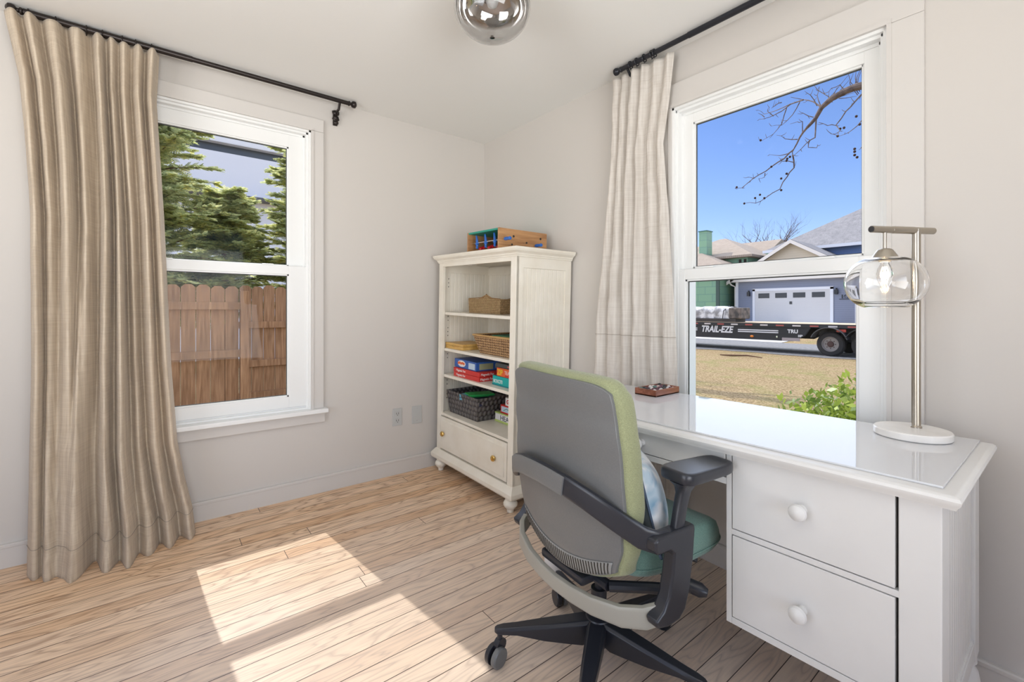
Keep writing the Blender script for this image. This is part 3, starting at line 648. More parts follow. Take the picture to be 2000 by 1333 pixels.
for x in (FXd + .0375, DX1 - .06):
    for y in (RY + .038, LY - .038):
        z0 = fz(y); hgt = PB - z0
        G().lathe([(.020, z0), (.024, z0 + .004), (.025, z0 + .02), (.032, z0 + .035), (.046, z0 + hgt * .42), (.047, z0 + hgt * .58), (.040, z0 + hgt * .78), (.028, z0 + hgt * .88), (.038, z0 + hgt * .91), (.038, z0 + hgt)], (x, y, 0)).obj('foot', m_desk, dk)
# end panels with beadboard
for (a, b_) in ((RY + .006, RY + .026), (LY - .026, LY - .006)):
    g = G(); xx0, xx1 = FXd + .075, DX1 - .095
    g.box(xx0, xx1, a + .006, b_ - .006, PB + .01, ZT - .034)
    nn = 13; w_ = (xx1 - xx0) / nn
    for k in range(nn): g.rbox(xx0 + k * w_ + .0012, xx0 + (k + 1) * w_ - .0012, a + .003, b_ - .003, PB + .03, ZT - .034, .0018, 1)
    g.rbox(xx0, xx1, a - .004, b_ + .004, PB + .004, PB + .055, .004); g.rbox(xx0, xx1, a - .001, b_ + .001, PB + .055, PB + .063, .002)
    g.obj('end_panel', m_desk, dk)
# pedestal carcass and frame
PL = -2.283; PBz = .193
g = G(); g.box(FXd + .03, DX1 - .03, RY + .03, PL - .004, PBz + .002, PBz + .018).box(FXd + .03, DX1 - .03, PL - .018, PL - .001, PBz, ZT - .034)
g.obj('pedestal', m_desk, dk)
g = G(); g.rbox(FXd + .001, FXd + .022, PL - .016, PL, PBz, ZT - .033, .0015)
g.rbox(FXd + .001, FXd + .022, RY + .07, PL - .016, PBz, .213, .0015); g.rbox(FXd + .001, FXd + .022, RY + .07, PL - .016, .460, .476, .0015); g.rbox(FXd + .0015, FXd + .021, RY + .07, PL - .016, ZT - .04, ZT - .032, .001)
g.obj('face_frame', m_desk, dk)
def knob(y, z, par, r=1):
    G().lathe([(.013 * r, 0), (.013 * r, .004), (.009 * r, .007), (.008 * r, .014), (.013 * r, .020), (.020 * r, .026), (.0225 * r, .033), (.020 * r, .040), (.012 * r, .045), (.002, .0465)], (FXd + .0005, y, z), axis='-x', n=28).obj('knob', m_desk, par)
for z0, z1, kz in ((.4790, .7005, .598), (.2155, .4575, .330)):
    d_ = G().rbox(FXd, FXd + .018, -2.6805, PL - .0185, z0, z1, .002).obj('drawer', m_desk, dk); knob(-2.487, kz, d_)
G().rbox(FXd + .0185, FXd + .022, -2.684, PL - .017, .21, .70, .0005).obj('painted_gap_shade', m_dark, dk)  # dark sheet behind the drawers, painting the shade in their gaps
# kneehole pencil drawer and apron
g = G(); g.rbox(FXd + .0015, FXd + .022, PL, LY - .07, .604, .624, .0015); g.rbox(FXd + .0015, FXd + .022, LY - .096, LY - .07, .604, ZT - .033, .0015); g.box(FXd + .03, DX1 - .04, PL, LY - .05, .606, .612)
g.obj('apron', m_desk, dk)
d_ = G().rbox(FXd, FXd + .018, PL + .003, LY - .099, .6265, .7005, .002).obj('drawer', m_desk, dk); knob(-1.985, .664, d_, .9)
g = G(); g.box(DX1 - .045, DX1 - .030, PL, LY - .07, .50, ZT - .034); g.obj('back_rail', m_desk, dk)

# tray of stones
tr_ = thing('wooden_tray', 'small dark wooden tray of polished stones on the far end of the desk', 'tray', (-.218, -1.713, ZT + .006))
m_tray = mat('reddish_walnut', rough=.4, build=woodf((.16, .045, .02), (.36, .13, .07), 0))
g = G().rbox(-.094, .094, -.056, .056, 0, .006, .001); g.rbox(-.094, -.088, -.056, .056, 0, .030, .001).rbox(.088, .094, -.056, .056, 0, .030, .001).rbox(-.088, .088, -.056, -.050, 0, .030, .001).rbox(-.088, .088, .050, .056, 0, .030, .001)
g.obj('tray', m_tray, tr_)
stone_m = [mat('black_stone', (.03, .03, .035), .15), mat('grey_stone', (.25, .27, .28), .2), mat('green_stone', (.10, .17, .15), .15), mat('white_stone', (.75, .72, .70), .2), mat('plum_stone', (.12, .04, .06), .2), mat('pink_stone', (.62, .45, .42), .25)]
sl = ['shiny black', 'mottled grey', 'dark green', 'milky white', 'dark plum', 'pale pink']
proto = None; rnd = random.Random(4); kk = 0
for i in range(7):
    for j in range(4):
        c = rnd.choice([0, 1, 2, 3, 4, 4, 0, 5]) if (i, j) not in ((4, 0), (6, 1)) else 3
        x = -.074 + i * .0247; y = -.037 + j * .0247; r = .0115 + rnd.uniform(-.001, .0006)
        g = G().sphere((0, 0, 0), r, 9, 6, 1, rnd.uniform(.85, 1), .85)
        o = g.obj('polished_stone', stone_m[c], loc=(-.218 + x, -1.713 + y, ZT + .0125 + .85 * r + rnd.uniform(.002, .010)), rot=(rnd.uniform(-.3, .3), rnd.uniform(-.3, .3), rnd.uniform(0, 3)))
        od = ['first', 'second', 'third', 'fourth', 'fifth', 'sixth', 'seventh']
        tag(o, f'{sl[c]} stone, {od[i]} from the room side in the {["nearest", "second", "third", "farthest"][j]} row of the tray', 'stone', 'stones in the wooden tray')

# ------------------------------------------------------------------ desk lamp
m_nick = mat('brushed_nickel', (.46, .42, .36), .30, 1); m_marble = mat('white_marble', rough=.25, build=noisy((.80, .78, .75), (.88, .86, .83), 14, bmp=0))
def glassmat(name, tint=(1, 1, 1), ior=1.45):
    m = bpy.data.materials.new(name); m.use_nodes = True; n = m.node_tree; n.nodes.clear(); out = n.nodes.new('ShaderNodeOutputMaterial')
    g = n.nodes.new('ShaderNodeBsdfPrincipled'); g.inputs['Base Color'].default_value = (*tint, 1); g.inputs['Transmission Weight'].default_value = 1; g.inputs['Roughness'].default_value = 0; g.inputs['IOR'].default_value = ior
    n.links.new(g.outputs[0], out.inputs[0]); return m
m_glass = glassmat('clear_blown_glass')
lp = thing('table_lamp', 'brushed nickel table lamp with clear glass globe and round marble base on the desk', 'lamp', (-.235, -2.625, ZT + .006))
G().lathe([(.080, 0), (.092, .001), (.0945, .004), (.0945, .020), (.092, .0235), (.080, .024)], n=48).obj('base', m_marble, lp)
px_, py_ = .022, -.006
G().tube([(px_, py_, .022), (px_, py_, .640)], .0115, 20).lathe([(.014, .022), (.014, .028), (.0115, .031)], (px_, py_, 0), n=20).obj('pole', m_nick, lp)
bd = Vector((.195, -.112, 0)).normalized(); B0 = Vector((px_, py_, .636))
e0 = B0 - bd * .160; e1 = B0 + bd * .062
bar = G().tube([e0, e0 + bd * .07], .0105, 18).tube([e0 + bd * .07, e0 + bd * .074, e0 + bd * .150, e0 + bd * .154], [.0095, .0113, .0113, .0095], 18).tube([e0 + bd * .152, e1], .0105, 18).obj('cross_bar', m_nick, lp)
G().tube([e0 - bd * .002, e0 + bd * .001], .009, 18).obj('end_cap', mat('dark_cap', (.03, .03, .035), .4), bar)
sc = e0 + bd * .047     # the shade hangs here
G().tube([(sc.x, sc.y, .628), (sc.x, sc.y, .575)], .0052, 14).lathe([(.006, .578), (.014, .577), (.020, .573), (.028, .560), (.036, .546), (.037, .544), (.033, .544), (.012, .566)], (sc.x, sc.y, 0), n=32).obj('socket_cap', m_nick, lp)
prof = []
zc = .472; rr0 = .103; hh = .083
for k in range(0, 19):
    a = R(-62 + k * (62 + 66) / 18); prof.append((rr0 * math.cos(a) ** .80, zc + hh * math.sin(a)))
prof = [(.052, prof[0][1] - .0015)] + prof + [(.034, prof[-1][1] + .003)]
inner = [(max(r - .0042, .02), z + (.003 if i < 4 else (-.003 if i > len(prof) - 4 else 0))) for i, (r, z) in enumerate(prof)]
g = G(); rings = []
for r, z in prof + inner[::-1]: rings.append([(sc.x + r * math.cos(2 * PI * k / 56), sc.y + r * math.sin(2 * PI * k / 56), z) for k in range(56)])
rings.append(rings[0]); g.ring(rings, caps=False); g.obj('glass_globe', m_glass, lp, smooth=180)
m_bulbglass = glassmat('bulb_glass', ior=1.15)
bulb = G().lathe([(.011, .560), (.011, .530), (.018, .515), (.021, .498), (.018, .480), (.011, .462), (.003, .448)], (sc.x, sc.y, 0), n=24).obj('bulb', m_bulbglass, lp)
m_fil = bpy.data.materials.new('glowing_filament'); m_fil.use_nodes = True; e_ = m_fil.node_tree.nodes['Principled BSDF']; e_.inputs['Emission Color'].default_value = (1, .72, .42, 1); e_.inputs['Emission Strength'].default_value = 60
g = G()
for k in range(4):
    a = k * PI / 2 + .4; g.tube([(sc.x + .004 * math.cos(a), sc.y + .004 * math.sin(a), .520), (sc.x + .009 * math.cos(a), sc.y + .009 * math.sin(a), .500), (sc.x + .004 * math.cos(a), sc.y + .004 * math.sin(a), .470)], .0012, 6)
g.obj('filament', m_fil, bulb)
G().lathe([(.012, .575), (.015, .560), (.015, .537), (.012, .534)], (sc.x, sc.y, 0), n=20).obj('bulb_socket', mat('ivory_socket', (.75, .7, .6), .4), lp)
pl = bpy.data.lights.new('bulb_light', 'POINT'); pl.energy = 6.5; pl.color = (1, .74, .50); pl.shadow_soft_size = .012; po = bpy.data.objects.new('bulb_light', pl); col.objects.link(po); po.parent = lp; po.location = (sc.x, sc.y, .495)

# ------------------------------------------------------------------ ceiling light
m_smoke = bpy.data.materials.new('mirror_to_clear_glass'); m_smoke.use_nodes = True; n = m_smoke.node_tree; b_ = n.nodes['Principled BSDF']
tc = n.nodes.new('ShaderNodeTexCoord'); sp = n.nodes.new('ShaderNodeSeparateXYZ'); n.links.new(tc.outputs['Object'], sp.inputs[0])
rp = n.nodes.new('ShaderNodeMapRange'); rp.inputs['From Min'].default_value = -.150; rp.inputs['From Max'].default_value = -.125; n.links.new(sp.outputs[2], rp.inputs['Value'])
b_.inputs['Transmission Weight'].default_value = 1; b_.inputs['Roughness'].default_value = 0; b_.inputs['IOR'].default_value = 1.45
mt = n.nodes.new('ShaderNodeBsdfGlossy'); mt.inputs['Color'].default_value = (.72, .70, .68, 1); mt.inputs['Roughness'].default_value = .02
mx = n.nodes.new('ShaderNodeMixShader'); n.links.new(rp.outputs[0], mx.inputs[0]); n.links.new(b_.outputs[0], mx.inputs[1]); n.links.new(mt.outputs[0], mx.inputs[2]); n.links.new(mx.outputs[0], n.nodes['Material Output'].inputs[0])
cl = thing('ceiling_light', 'round glass globe ceiling light with mirrored upper half', 'ceiling light', (-1.045, -1.540, H))
CZ = -.149
G().lathe([(.065, 0), (.065, -.012), (.055, -.020), (.030, -.026), (.030, -.05)], n=32).obj('canopy', mat('polished_nickel', (.6, .58, .55), .12, 1), cl)
cz = CZ; prof = [(.146 * math.cos(a) ** .9 if math.cos(a) > 0 else 0, cz + .118 * math.sin(a)) for a in [R(-89.9 + k * 165.9 / 28) for k in range(29)]]
g = G(); rings = [[(r * math.cos(2 * PI * k / 64), r * math.sin(2 * PI * k / 64), z) for k in range(64)] for r, z in prof + [(max(r - .006, .0002), cz + (z - cz) * .95) for r, z in prof[::-1]]]
rings.append(rings[0]); g.ring(rings, caps=False); g.obj('globe', m_smoke, cl, smooth=180)
G().lathe([(.018, -.05), (.018, -.085), (.012, -.09)], n=20).obj('socket', m_nick, cl)
G().lathe([(.010, -.09), (.020, -.11), (.024, -.128), (.018, -.145), (.003, -.152)], n=20).obj('bulb', mat('frosted_bulb', (.9, .9, .88), .4), cl)

# ------------------------------------------------------------------ office chair
m_chs = mat('charcoal_plastic', (.15, .15, .15), .36, build=noisy((.150, .154, .156), (.163, .166, .166), 240, bmp=.03))
m_chb = mat('black_plastic', (.022, .024, .032), .30)
m_chg = mat('warm_grey_plastic', (.34, .33, .29), .38)
def fabricf(c1, c2):
    def f(n, b):
        t1 = N(n, 'ShaderNodeTexNoise'); t1.inputs['Scale'].default_value = 1; n.links.new(coords(n, (300, 300, 900)), t1.inputs[0]); n.links.new(ramp(n, t1.outputs[0], [(.3, c1), (.7, c2)]), b.inputs['Base Color']); bump(n, b, t1.outputs[0], .5, .002)
    return f
m_grn = mat('sage_green_upholstery', rough=.85, build=fabricf((.22, .235, .125), (.35, .37, .21)), sheen=.3, spec=.2)
m_seat = mat('sea_green_upholstery', rough=.8, build=fabricf((.13, .25, .21), (.22, .36, .30)), sheen=.3, spec=.2)
CO = (-.9, -1.938, fz(-1.938))
ch = thing('office_chair', 'swivel office chair with charcoal back shell and sage green upholstery', 'office chair', CO, (TA, 0, R(-5)))
def L5(x): return x
# base
hub = G().lathe([(.034, .088), (.046, .092), (.050, .120), (.048, .150), (.040, .168), (.030, .172)], n=30).obj('hub', m_chb, ch)
caster_dirs = [(141, 15), (69, 75), (-3, 110), (-75, 20), (213, 80)]
for a, sw in caster_dirs:
    a = R(a + 5); d = Vector((math.cos(a), math.sin(a), 0)); w = Vector((-d.y, d.x, 0)); g = G(); rings = []
    for r, hw, zt, zb in ((.020, .030, .166, .095), (.055, .031, .162, .082), (.10, .029, .155, .084), (.18, .026, .143, .090), (.27, .019, .130, .102), (.318, .018, .124, .102), (.338, .013, .121, .102), (.346, .006, .118, .104)):
        c = d * r; rings.append([c - w * hw * .72 + Vector((0, 0, zt)), c - w * hw + Vector((0, 0, zt - .010)), c - w * hw * .86 + Vector((0, 0, zb)), c + w * hw * .86 + Vector((0, 0, zb)), c + w * hw + Vector((0, 0, zt - .010)), c + w * hw * .72 + Vector((0, 0, zt))])
    g.ring(rings); g.obj('base_leg', m_chb, ch, bevel=.002)
    c = d * .328; cs = thing('caster', '', 'x'); del cs['label']; del cs['category']; cs.parent = ch; cs.location = (c.x, c.y, 0)
    f = R(sw); dd = Vector((math.cos(f), math.sin(f), 0)); ax = Vector((-dd.y, dd.x, 0))
    G().tube([(0, 0, .105), (0, 0, .070)], .009, 12).tube([Vector((0, 0, .062)) - ax * .010, Vector((0, 0, .062)) + ax * .010], .022, 18).obj('fork', m_chb, cs)
    for sg in (-1, 1):
        cc = Vector((0, 0, .0325)) - dd * .018
        G().tube([cc + ax * sg * .005, cc + ax * sg * .007, cc + ax * sg * .021, cc + ax * sg * .0245, cc + ax * sg * .025], [.028, .0325, .0325, .029, .012], 28).obj('wheel', m_chs if sg < 0 else m_chb, cs)
G().tube([(0, 0, .165), (0, 0, .262)], .026, 22).tube([(0, 0, .262), (0, 0, .37)], .0135, 18).obj('gas_lift', m_chb, ch)
g = G().rbox(-.13, .14, -.075, .075, .365, .415, .012); g.rbox(-.17, -.05, -.10, .10, .372, .400, .008); g.tube([(-.11, -.15, .385), (-.02, -.235, .395), (.02, -.30, .41)], .016, 10).tube([(-.11, .15, .385), (-.02, .235, .395), (.02, .30, .41)], .016, 10).tube([(-.11, -.15, .385), (-.11, .15, .385)], .016, 10)
g.obj('mechanism', m_chb, ch)
g = G().tube([(.06, -.08, .385), (.09, -.21, .378)], .007, 10); g.tube([(.085, -.205, .376), (.10, -.225, .374), (.135, -.285, .362), (.145, -.30, .358)], [.014, .020, .021, .012], 14); g.obj('lever', m_chb, ch)
g = G().rbox(.12, .22, -.02, .02, .392, .412, .004).tube([(.15, -.02, .40), (.21, -.22, .398)], .009, 10); g.obj('seat_slide', m_chb, ch)
# seat
def padmesh(fn, nu, nv): return G().grid(nu, nv, fn)
g = G(); rings = []
def sq(t, e): return math.copysign(abs(math.cos(t)) ** e, math.cos(t)), math.copysign(abs(math.sin(t)) ** e, math.sin(t))
for (sc_, z, fx) in ((.55, .420, 0), (.90, .420, 0), (.965, .426, 0), (.995, .440, .0), (1.0, .458, 0), (1.0, .478, 0), (.99, .494, 0), (.96, .506, 0), (.90, .512, 0), (.70, .517, 0), (.35, .512, 0), (.05, .509, 0)):
    rg = []
    for k in range(64):
        cx_, sy_ = sq(2 * PI * k / 64, .42); x = .130 + .230 * cx_ * sc_; y = .252 * sy_ * sc_ * (1 - .04 * max(0, -cx_))
        zz = z + (.012 * sc_ * abs(sy_) ** 3 if z > .5 else 0) - (.030 * max(0, (x - .22) / .125) ** 2 if z > .47 else 0)
        rg.append((x, y, zz))
    rings.append(rg)
g.ring(rings); seat = g.obj('seat', m_seat, ch, smooth=60)
g = G().tube([(.130 + .2315 * sq(2 * PI * k / 72, .42)[0], .2535 * sq(2 * PI * k / 72, .42)[1] * (1 - .04 * max(0, -sq(2 * PI * k / 72, .42)[0])), .450) for k in range(73)], .0022, 6, caps=False); g.obj('piping', m_seat, seat)
# back: outline half width, lower edge, side profile
def hw(z): return lerp([(.36, .212), (.46, .216), (.55, .240), (.66, .255), (.80, .247), (.93, .234), (1.0, .224)], z)
def zb(s): return .398 + .066 * min(1, abs(s)) ** 2.2
def zt(s): return 1.000 - .004 * abs(s) ** 2 - .022 * abs(s) ** 9
def bx(s, z): return lerp([(.37, -.168), (.50, -.188), (.62, -.198), (.75, -.207), (.88, -.220), (1.0, -.238)], z) + .034 * s * s
def shellfn(off, sx_, m0, inset=0):
    def f(u, v):
        s = (u * 2 - 1); s = math.sin(s * PI / 2) * .35 + s * .65
        z0, z1 = zb(s) + inset, zt(s) - inset; z = z0 + (z1 - z0) * v
        return (bx(s, z) + off, s * (hw(z) - inset) * sx_, z)
    return f
def slab(fa, fb, nu, nv):
    g = G(); va = [fa(i / nu, j / nv) for j in range(nv + 1) for i in range(nu + 1)]; vb = [fb(i / nu, j / nv) for j in range(nv + 1) for i in range(nu + 1)]; n_ = len(va)
    idx = lambda i, j: j * (nu + 1) + i; f = []
    for j in range(nv):
        for i in range(nu): q = (idx(i, j), idx(i + 1, j), idx(i + 1, j + 1), idx(i, j + 1)); f.append(q); f.append(tuple(k + n_ for k in q[::-1]))
    for i in range(nu): f.append((idx(i, 0), idx(i, 0) + n_, idx(i + 1, 0) + n_, idx(i + 1, 0))); f.append((idx(i, nv), idx(i + 1, nv), idx(i + 1, nv) + n_, idx(i, nv) + n_))
    for j in range(nv): f.append((idx(0, j), idx(0, j + 1), idx(0, j + 1) + n_, idx(0, j) + n_)); f.append((idx(nu, j), idx(nu, j) + n_, idx(nu, j + 1) + n_, idx(nu, j + 1)))
    return g.add(va + vb, f)
sh = slab(shellfn(0, 1, 0, .004), shellfn(.012, 1, 0, .004), 40, 60).obj('back_shell', m_chs, ch, smooth=50, bevel=.0015)
# vent: a lighter band with a row of slots along the curved lower rim
def ventpt(s, z, o): return (bx(s, z) - o, s * hw(z), z)
g = G(); g.grid(60, 4, lambda u, v: ventpt((u * 2 - 1) * .93, zb((u * 2 - 1) * .93) + .007 + .050 * v * (1 - .25 * abs(u * 2 - 1) ** 3), .0012)); vent = g.obj('vent_band', mat('mid_grey_plastic', (.27, .27, .26), .4), sh, smooth=180, fix=False)
q_ = vent.modifiers.new('thickness', 'SOLIDIFY'); q_.thickness = .0016; q_.offset = 0
g2 = G()
for k in range(-19, 20):
    s = k / 21.5; c0 = zb(s); pts = [Vector(ventpt(s + .012 * (j / 3 - .5), c0 + .011 + .040 * j / 3 * (1 - .25 * abs(s) ** 3), .0022)) for j in range(4)]
    g2.tube(pts, [(.0017, .0008)] * 4, sec=[(-1, -1), (1, -1), (1, 1), (-1, 1)], up=(1, 0, 0))
o_ = g2.obj('vent_slots', m_dark, sh)
# upholstered cushion wrapped round the shell
g = G(); rings = []; NP = 120
def outline(k, grow):
    t = k / NP * 4; side = int(t) % 4; u = t - int(t)
    if side == 0: s, v = -1 + 2 * u, 0
    elif side == 1: s, v = 1, u
    elif side == 2: s, v = 1 - 2 * u, 1
    else: s, v = -1, 1 - u
    return s, v
for off, grow, in_ in ((.010, -.010, 0), (.011, .001, 0), (.016, .008, 0), (.028, .0125, 0), (.048, .0135, 0), (.066, .010, 0), (.078, .001, 0), (.083, -.016, 0), (.086, -.06, 0)):
    rg = []
    for k in range(NP):
        s, v = outline(k, grow); z = zb(s) + (zt(s) - zb(s)) * v; y = s * hw(z); x = bx(s, z)
        # soften the corners
        cy, czn = y, z
        ky = 1 + grow / max(hw(z), .01); yy = y * ky; zz = z + grow * (1 if v == 1 else (-.2 if v == 0 else max(2 * v - 1, -.2)))
        cr = .030; dy = abs(yy) - (hw(z) + grow - cr); dz = zz - (zt(s) + grow - cr)
        if dy > 0 and dz > 0:
            l = math.hypot(dy, dz)
            if l > cr: yy -= math.copysign(dy - dy / l * cr, yy); zz -= dz - dz / l * cr
        rg.append((x + off, yy, zz))
    rings.append(rg)
g.ring(rings, caps=False)
front = slab(shellfn(.084, 1, 0, .055), shellfn(.070, 1, 0, .055), 24, 30)
g.add(front.v, front.f); g.obj('back_cushion', m_grn, ch, smooth=60)
# yoke round the back, side frames, lower band
sec = [(math.copysign(abs(math.cos(a)) ** .45, math.cos(a)), math.copysign(abs(math.sin(a)) ** .45, math.sin(a))) for a in [2 * PI * k / 16 for k in range(16)]]
half = [(-.075, -.316, .588), (-.110, -.311, .590), (-.138, -.292, .600), (-.165, -.260, .622), (-.193, -.222, .646), (-.222, -.165, .674), (-.240, -.10, .692), (-.247, -.045, .699), (-.249, 0, .701)]
path = half + [(x, -y, z) for x, y, z in half[-2::-1]]
G().tube(path, [(.010, .030)] * len(path), sec=sec, up=(0, 0, 1)).obj('yoke', m_chb, ch, smooth=40)
cov = [(x - .0115, y, z) for x, y, z in [p_ for p_ in path if p_[1] > -.145 and p_[1] < .25]]
G().tube([p for p in cov], [(.0035, .0285)] * len(cov), sec=sec, up=(0, 0, 1)).obj('yoke_cover', m_chs, ch, smooth=40)
G().rbox(-.246, -.215, -.03, .03, .67, .71, .01).obj('yoke_mount', m_chb, ch)

lowh = [(-.030, -.314, .400), (-.075, -.308, .386), (-.115, -.285, .374), (-.150, -.235, .362), (-.176, -.15, .352), (-.186, -.07, .346), (-.189, 0, .344)]
lp_ = lowh + [(x, -y, z) for x, y, z in lowh[-2::-1]]
G().tube(lp_, [(.011, .024 + .0065 * min(1, (abs(p_[1]) / .28) ** 2)) for p_ in lp_], sec=sec, up=(0, 0, 1)).obj('lower_band', m_chg, ch, smooth=40)
sf = [(.050, .612), (.054, .598), (.050, .52), (.036, .43), (.020, .385), (-.004, .366), (-.050, .362), (-.092, .372), (-.100, .392), (-.070, .41), (-.050, .44), (-.038, .50), (-.034, .552), (-.050, .565), (-.100, .567), (-.110, .58), (-.110, .606), (-.095, .613)]
for s in (-1, 1):
    g = G().prism([(x - .026, z) for x, z in sf], s * .296, s * .334, 'y'); fr = g.obj('side_frame', m_chb, ch, bevel=.006)
    # sliding arm post and pad
    pr = []
    for z, a, b2, x in ((.595, .020, .012, -.030), (.660, .020, .012, -.016), (.700, .022, .013, -.004), (.718, .032, .018, .004), (.732, .052, .028, .012)):
        pr.append([(x + p[0] * a, s * .315 + p[1] * b2, z) for p in sec])
    G().ring(pr).obj('arm_post', m_chb, ch, smooth=40)
    g = G(); rings = []
    for k_, z in ((.80, .728), (.95, .729), (.99, .734), (1, .744), (.98, .754), (.93, .7585), (.80, .760)):
        rg = []
        for k in range(48):
            cx_, sy_ = sq(2 * PI * k / 48, .38); rg.append((.080 + (.120 + (k_ - 1) * .06) * cx_, s * (.305) + (.050 + (k_ - 1) * .05) * sy_ * (1 - .10 * cx_), z - .004 * cx_))
        rings.append(rg)
    g.ring(rings); g.obj('arm_pad', m_chb, ch, smooth=50)
# lumbar pillow
def pilf(n, b):
    v = N(n, 'ShaderNodeTexVoronoi'); v.inputs['Scale'].default_value = 16; n.links.new(coords(n), v.inputs['Vector']); t1 = N(n, 'ShaderNodeTexNoise'); t1.inputs['Scale'].default_value = 18; n.links.new(coords(n), t1.inputs[0])
    n.links.new(mixc(n, .5, ramp(n, v.outputs['Distance'], [(.2, (.10, .22, .36)), (.5, (.66, .70, .72))]), ramp(n, t1.outputs[0], [(.4, (.75, .72, .70)), (.6, (.20, .36, .48))])), b.inputs['Base Color'])
pw = thing('throw_pillow', 'blue and white patterned throw pillow propped against the chair back', 'pillow', (Matrix.Translation(CO) @ Matrix.Rotation(R(-5), 4, 'Z') @ Vector((.045, -.125, .625)))[:], (0, R(-14), R(-42)))
def pf(sg, th):
    def f(u, v):
        a, b2 = u * 2 - 1, v * 2 - 1; t_ = (max(0, 1 - abs(a) ** 2.6) * max(0, 1 - abs(b2) ** 2.6)) ** .5
        k = 1 - .06 * (1 - abs(b2)) ** 0 * (1 - t_) * 0
        return (sg * th * t_, a * .195 * (1 - .05 * (1 - b2 * b2)), b2 * .125 * (1 - .05 * (1 - a * a)))
    return f
G().grid(22, 18, pf(1, .075)).obj('front_face', mat('pillow_print', rough=.9, build=pilf), pw, smooth=180, fix=False)
G().grid(22, 18, pf(-1, .040)).obj('back_face', mat('slate_linen', (.16, .20, .235), .9), pw, smooth=180, fix=False)
edge = [pf(1, 0)(u, v) for u, v in [(k / 20, 0) for k in range(20)] + [(1, k / 16) for k in range(16)] + [(1 - k / 20, 1) for k in range(20)] + [(0, 1 - k / 16) for k in range(17)]]
G().tube(edge, .004, 6, caps=False).obj('piping', mat('navy_piping', (.06, .09, .14), .8), pw)

# ------------------------------------------------------------------ outdoors: ground
def grass(n, b):
    v = coords(n); t1 = N(n, 'ShaderNodeTexNoise'); t1.inputs['Scale'].default_value = 1.1; t1.inputs['Detail'].default_value = 5; n.links.new(v, t1.inputs[0])
    t2 = N(n, 'ShaderNodeTexNoise'); t2.inputs['Scale'].default_value = 22; t2.inputs['Detail'].default_value = 6; t2.inputs['Roughness'].default_value = .75; n.links.new(v, t2.inputs[0])
    c = ramp(n, t2.outputs[0], [(.34, (.10, .065, .03)), (.47, (.34, .24, .12)), (.62, (.60, .45, .26))])
    c = mixc(n, N(n, 'ShaderNodeMath').outputs[0], c, c) if False else c
    f = N(n, 'ShaderNodeRGBToBW'); n.links.new(ramp(n, t1.outputs[0], [(.50, (0, 0, 0)), (.68, (1, 1, 1))]), f.inputs[0])
    c = mixc(n, mathn(n, 'MULTIPLY', f.outputs[0], .42), c, (.24, .27, .07)); n.links.new(c, b.inputs['Base Color']); bump(n, b, t2.outputs[0], .8, .05)
m_grass = mat('dry_winter_lawn', rough=.95, spec=.1, build=grass)
m_road = mat('asphalt', rough=.9, build=noisy((.19, .185, .18), (.27, .265, .26), 8, bmp=.3), spec=.2)
m_conc = mat('concrete', rough=.8, build=noisy((.50, .48, .45), (.60, .58, .54), 3, bmp=.1))
def gz(x, y):
    z = -.65
    k = min(max((x - 24.5) / 8, 0), 1); z += .92 * k * k * (3 - 2 * k)
    k = min(max((y - .6) / 2.5, 0), 1) * min(max((3.5 - x) / 3, 0), 1); return z + .2 * k
def patch(name, m, x0, x1, y0, y1, nx, ny, dz=0, edge=None):
    return G().grid(nx, ny, lambda u, v: ((x0 + (x1 - x0) * u) + (edge(y0 + (y1 - y0) * v) * (1 - u) if edge else 0), y0 + (y1 - y0) * v, gz(x0 + (x1 - x0) * u, y0 + (y1 - y0) * v) + dz)).obj(name, m, smooth=180, fix=False)
struct(patch('lawn', m_grass, -14, 90, -40, 70, 208, 220), 'dry tan winter lawn between the house and the street')
struct(patch('street', m_road, 17.6, 24.6, -40, 70, 14, 220, .012, lambda y: .12 * math.sin(y * 1.3) + .08 * math.sin(y * 3.7)), 'grey asphalt street with the trailer parked on it')
struct(patch('driveway', m_conc, 24.6, 34.2, 7.2, 13.2, 40, 8, .02), 'pale concrete driveway in front of the garage')
g = G().tube([(15.4, 5.9, -.62), (15.3, 5.4, -.60), (15.5, 4.9, -.58), (15.3, 4.3, -.60)], [.02, .035, .03, .015], 7)
tag(g.obj('fallen_branch', mat('dead_wood', (.12, .06, .03), .9)), 'short fallen branch lying on the lawn by the street', 'branch')

# ------------------------------------------------------------------ outdoors: flatbed trailer with load
m_tblk = mat('black_trailer_paint', (.022, .024, .027), .45); m_tyre = mat('tyre_rubber', (.035, .033, .032), .85); m_rim = mat('dusty_rim', (.30, .27, .24), .6); m_hubm = mat('rusty_hub', (.10, .055, .045), .7)
m_deckw = mat('weathered_deck_planks', rough=.8, build=woodf((.42, .30, .18), (.70, .56, .38), 1, .5))
tl = thing('flatbed_trailer', 'black flatbed trailer with lettered side parked on the street', 'trailer')
XS = 18.25
G().box(XS, XS + 2.5, -1.0, 15.0, .53, .585).obj('deck', m_deckw, tl)
g = G().box(XS - .02, XS + .06, -1.0, 15.0, .44, .575).box(XS + 2.44, XS + 2.52, -1.0, 15.0, .44, .575); g.obj('side_rail', m_tblk, tl)
for k in range(26): G().box(XS - .024, XS - .018, -.9 + k * .62, -.9 + k * .62 + .30, .47, .525).obj('reflective_strip', mat('red_reflector', (.45, .10, .08), .4) if k % 2 else mat('white_reflector', (.70, .64, .60), .4), tl)
g = G(); pts = [(15.0, .44), (15.0, -.15), (4.35, -.13), (3.95, .10), (3.75, .44)]; g.prism(pts, XS + .02, XS + .16, 'x'); g.prism(pts, XS + 2.30, XS + 2.44, 'x')
for y in (14.2, 12, 10, 8, 6, 4.6): g.box(XS + .1, XS + 2.4, y - .06, y + .06, .2, .44)
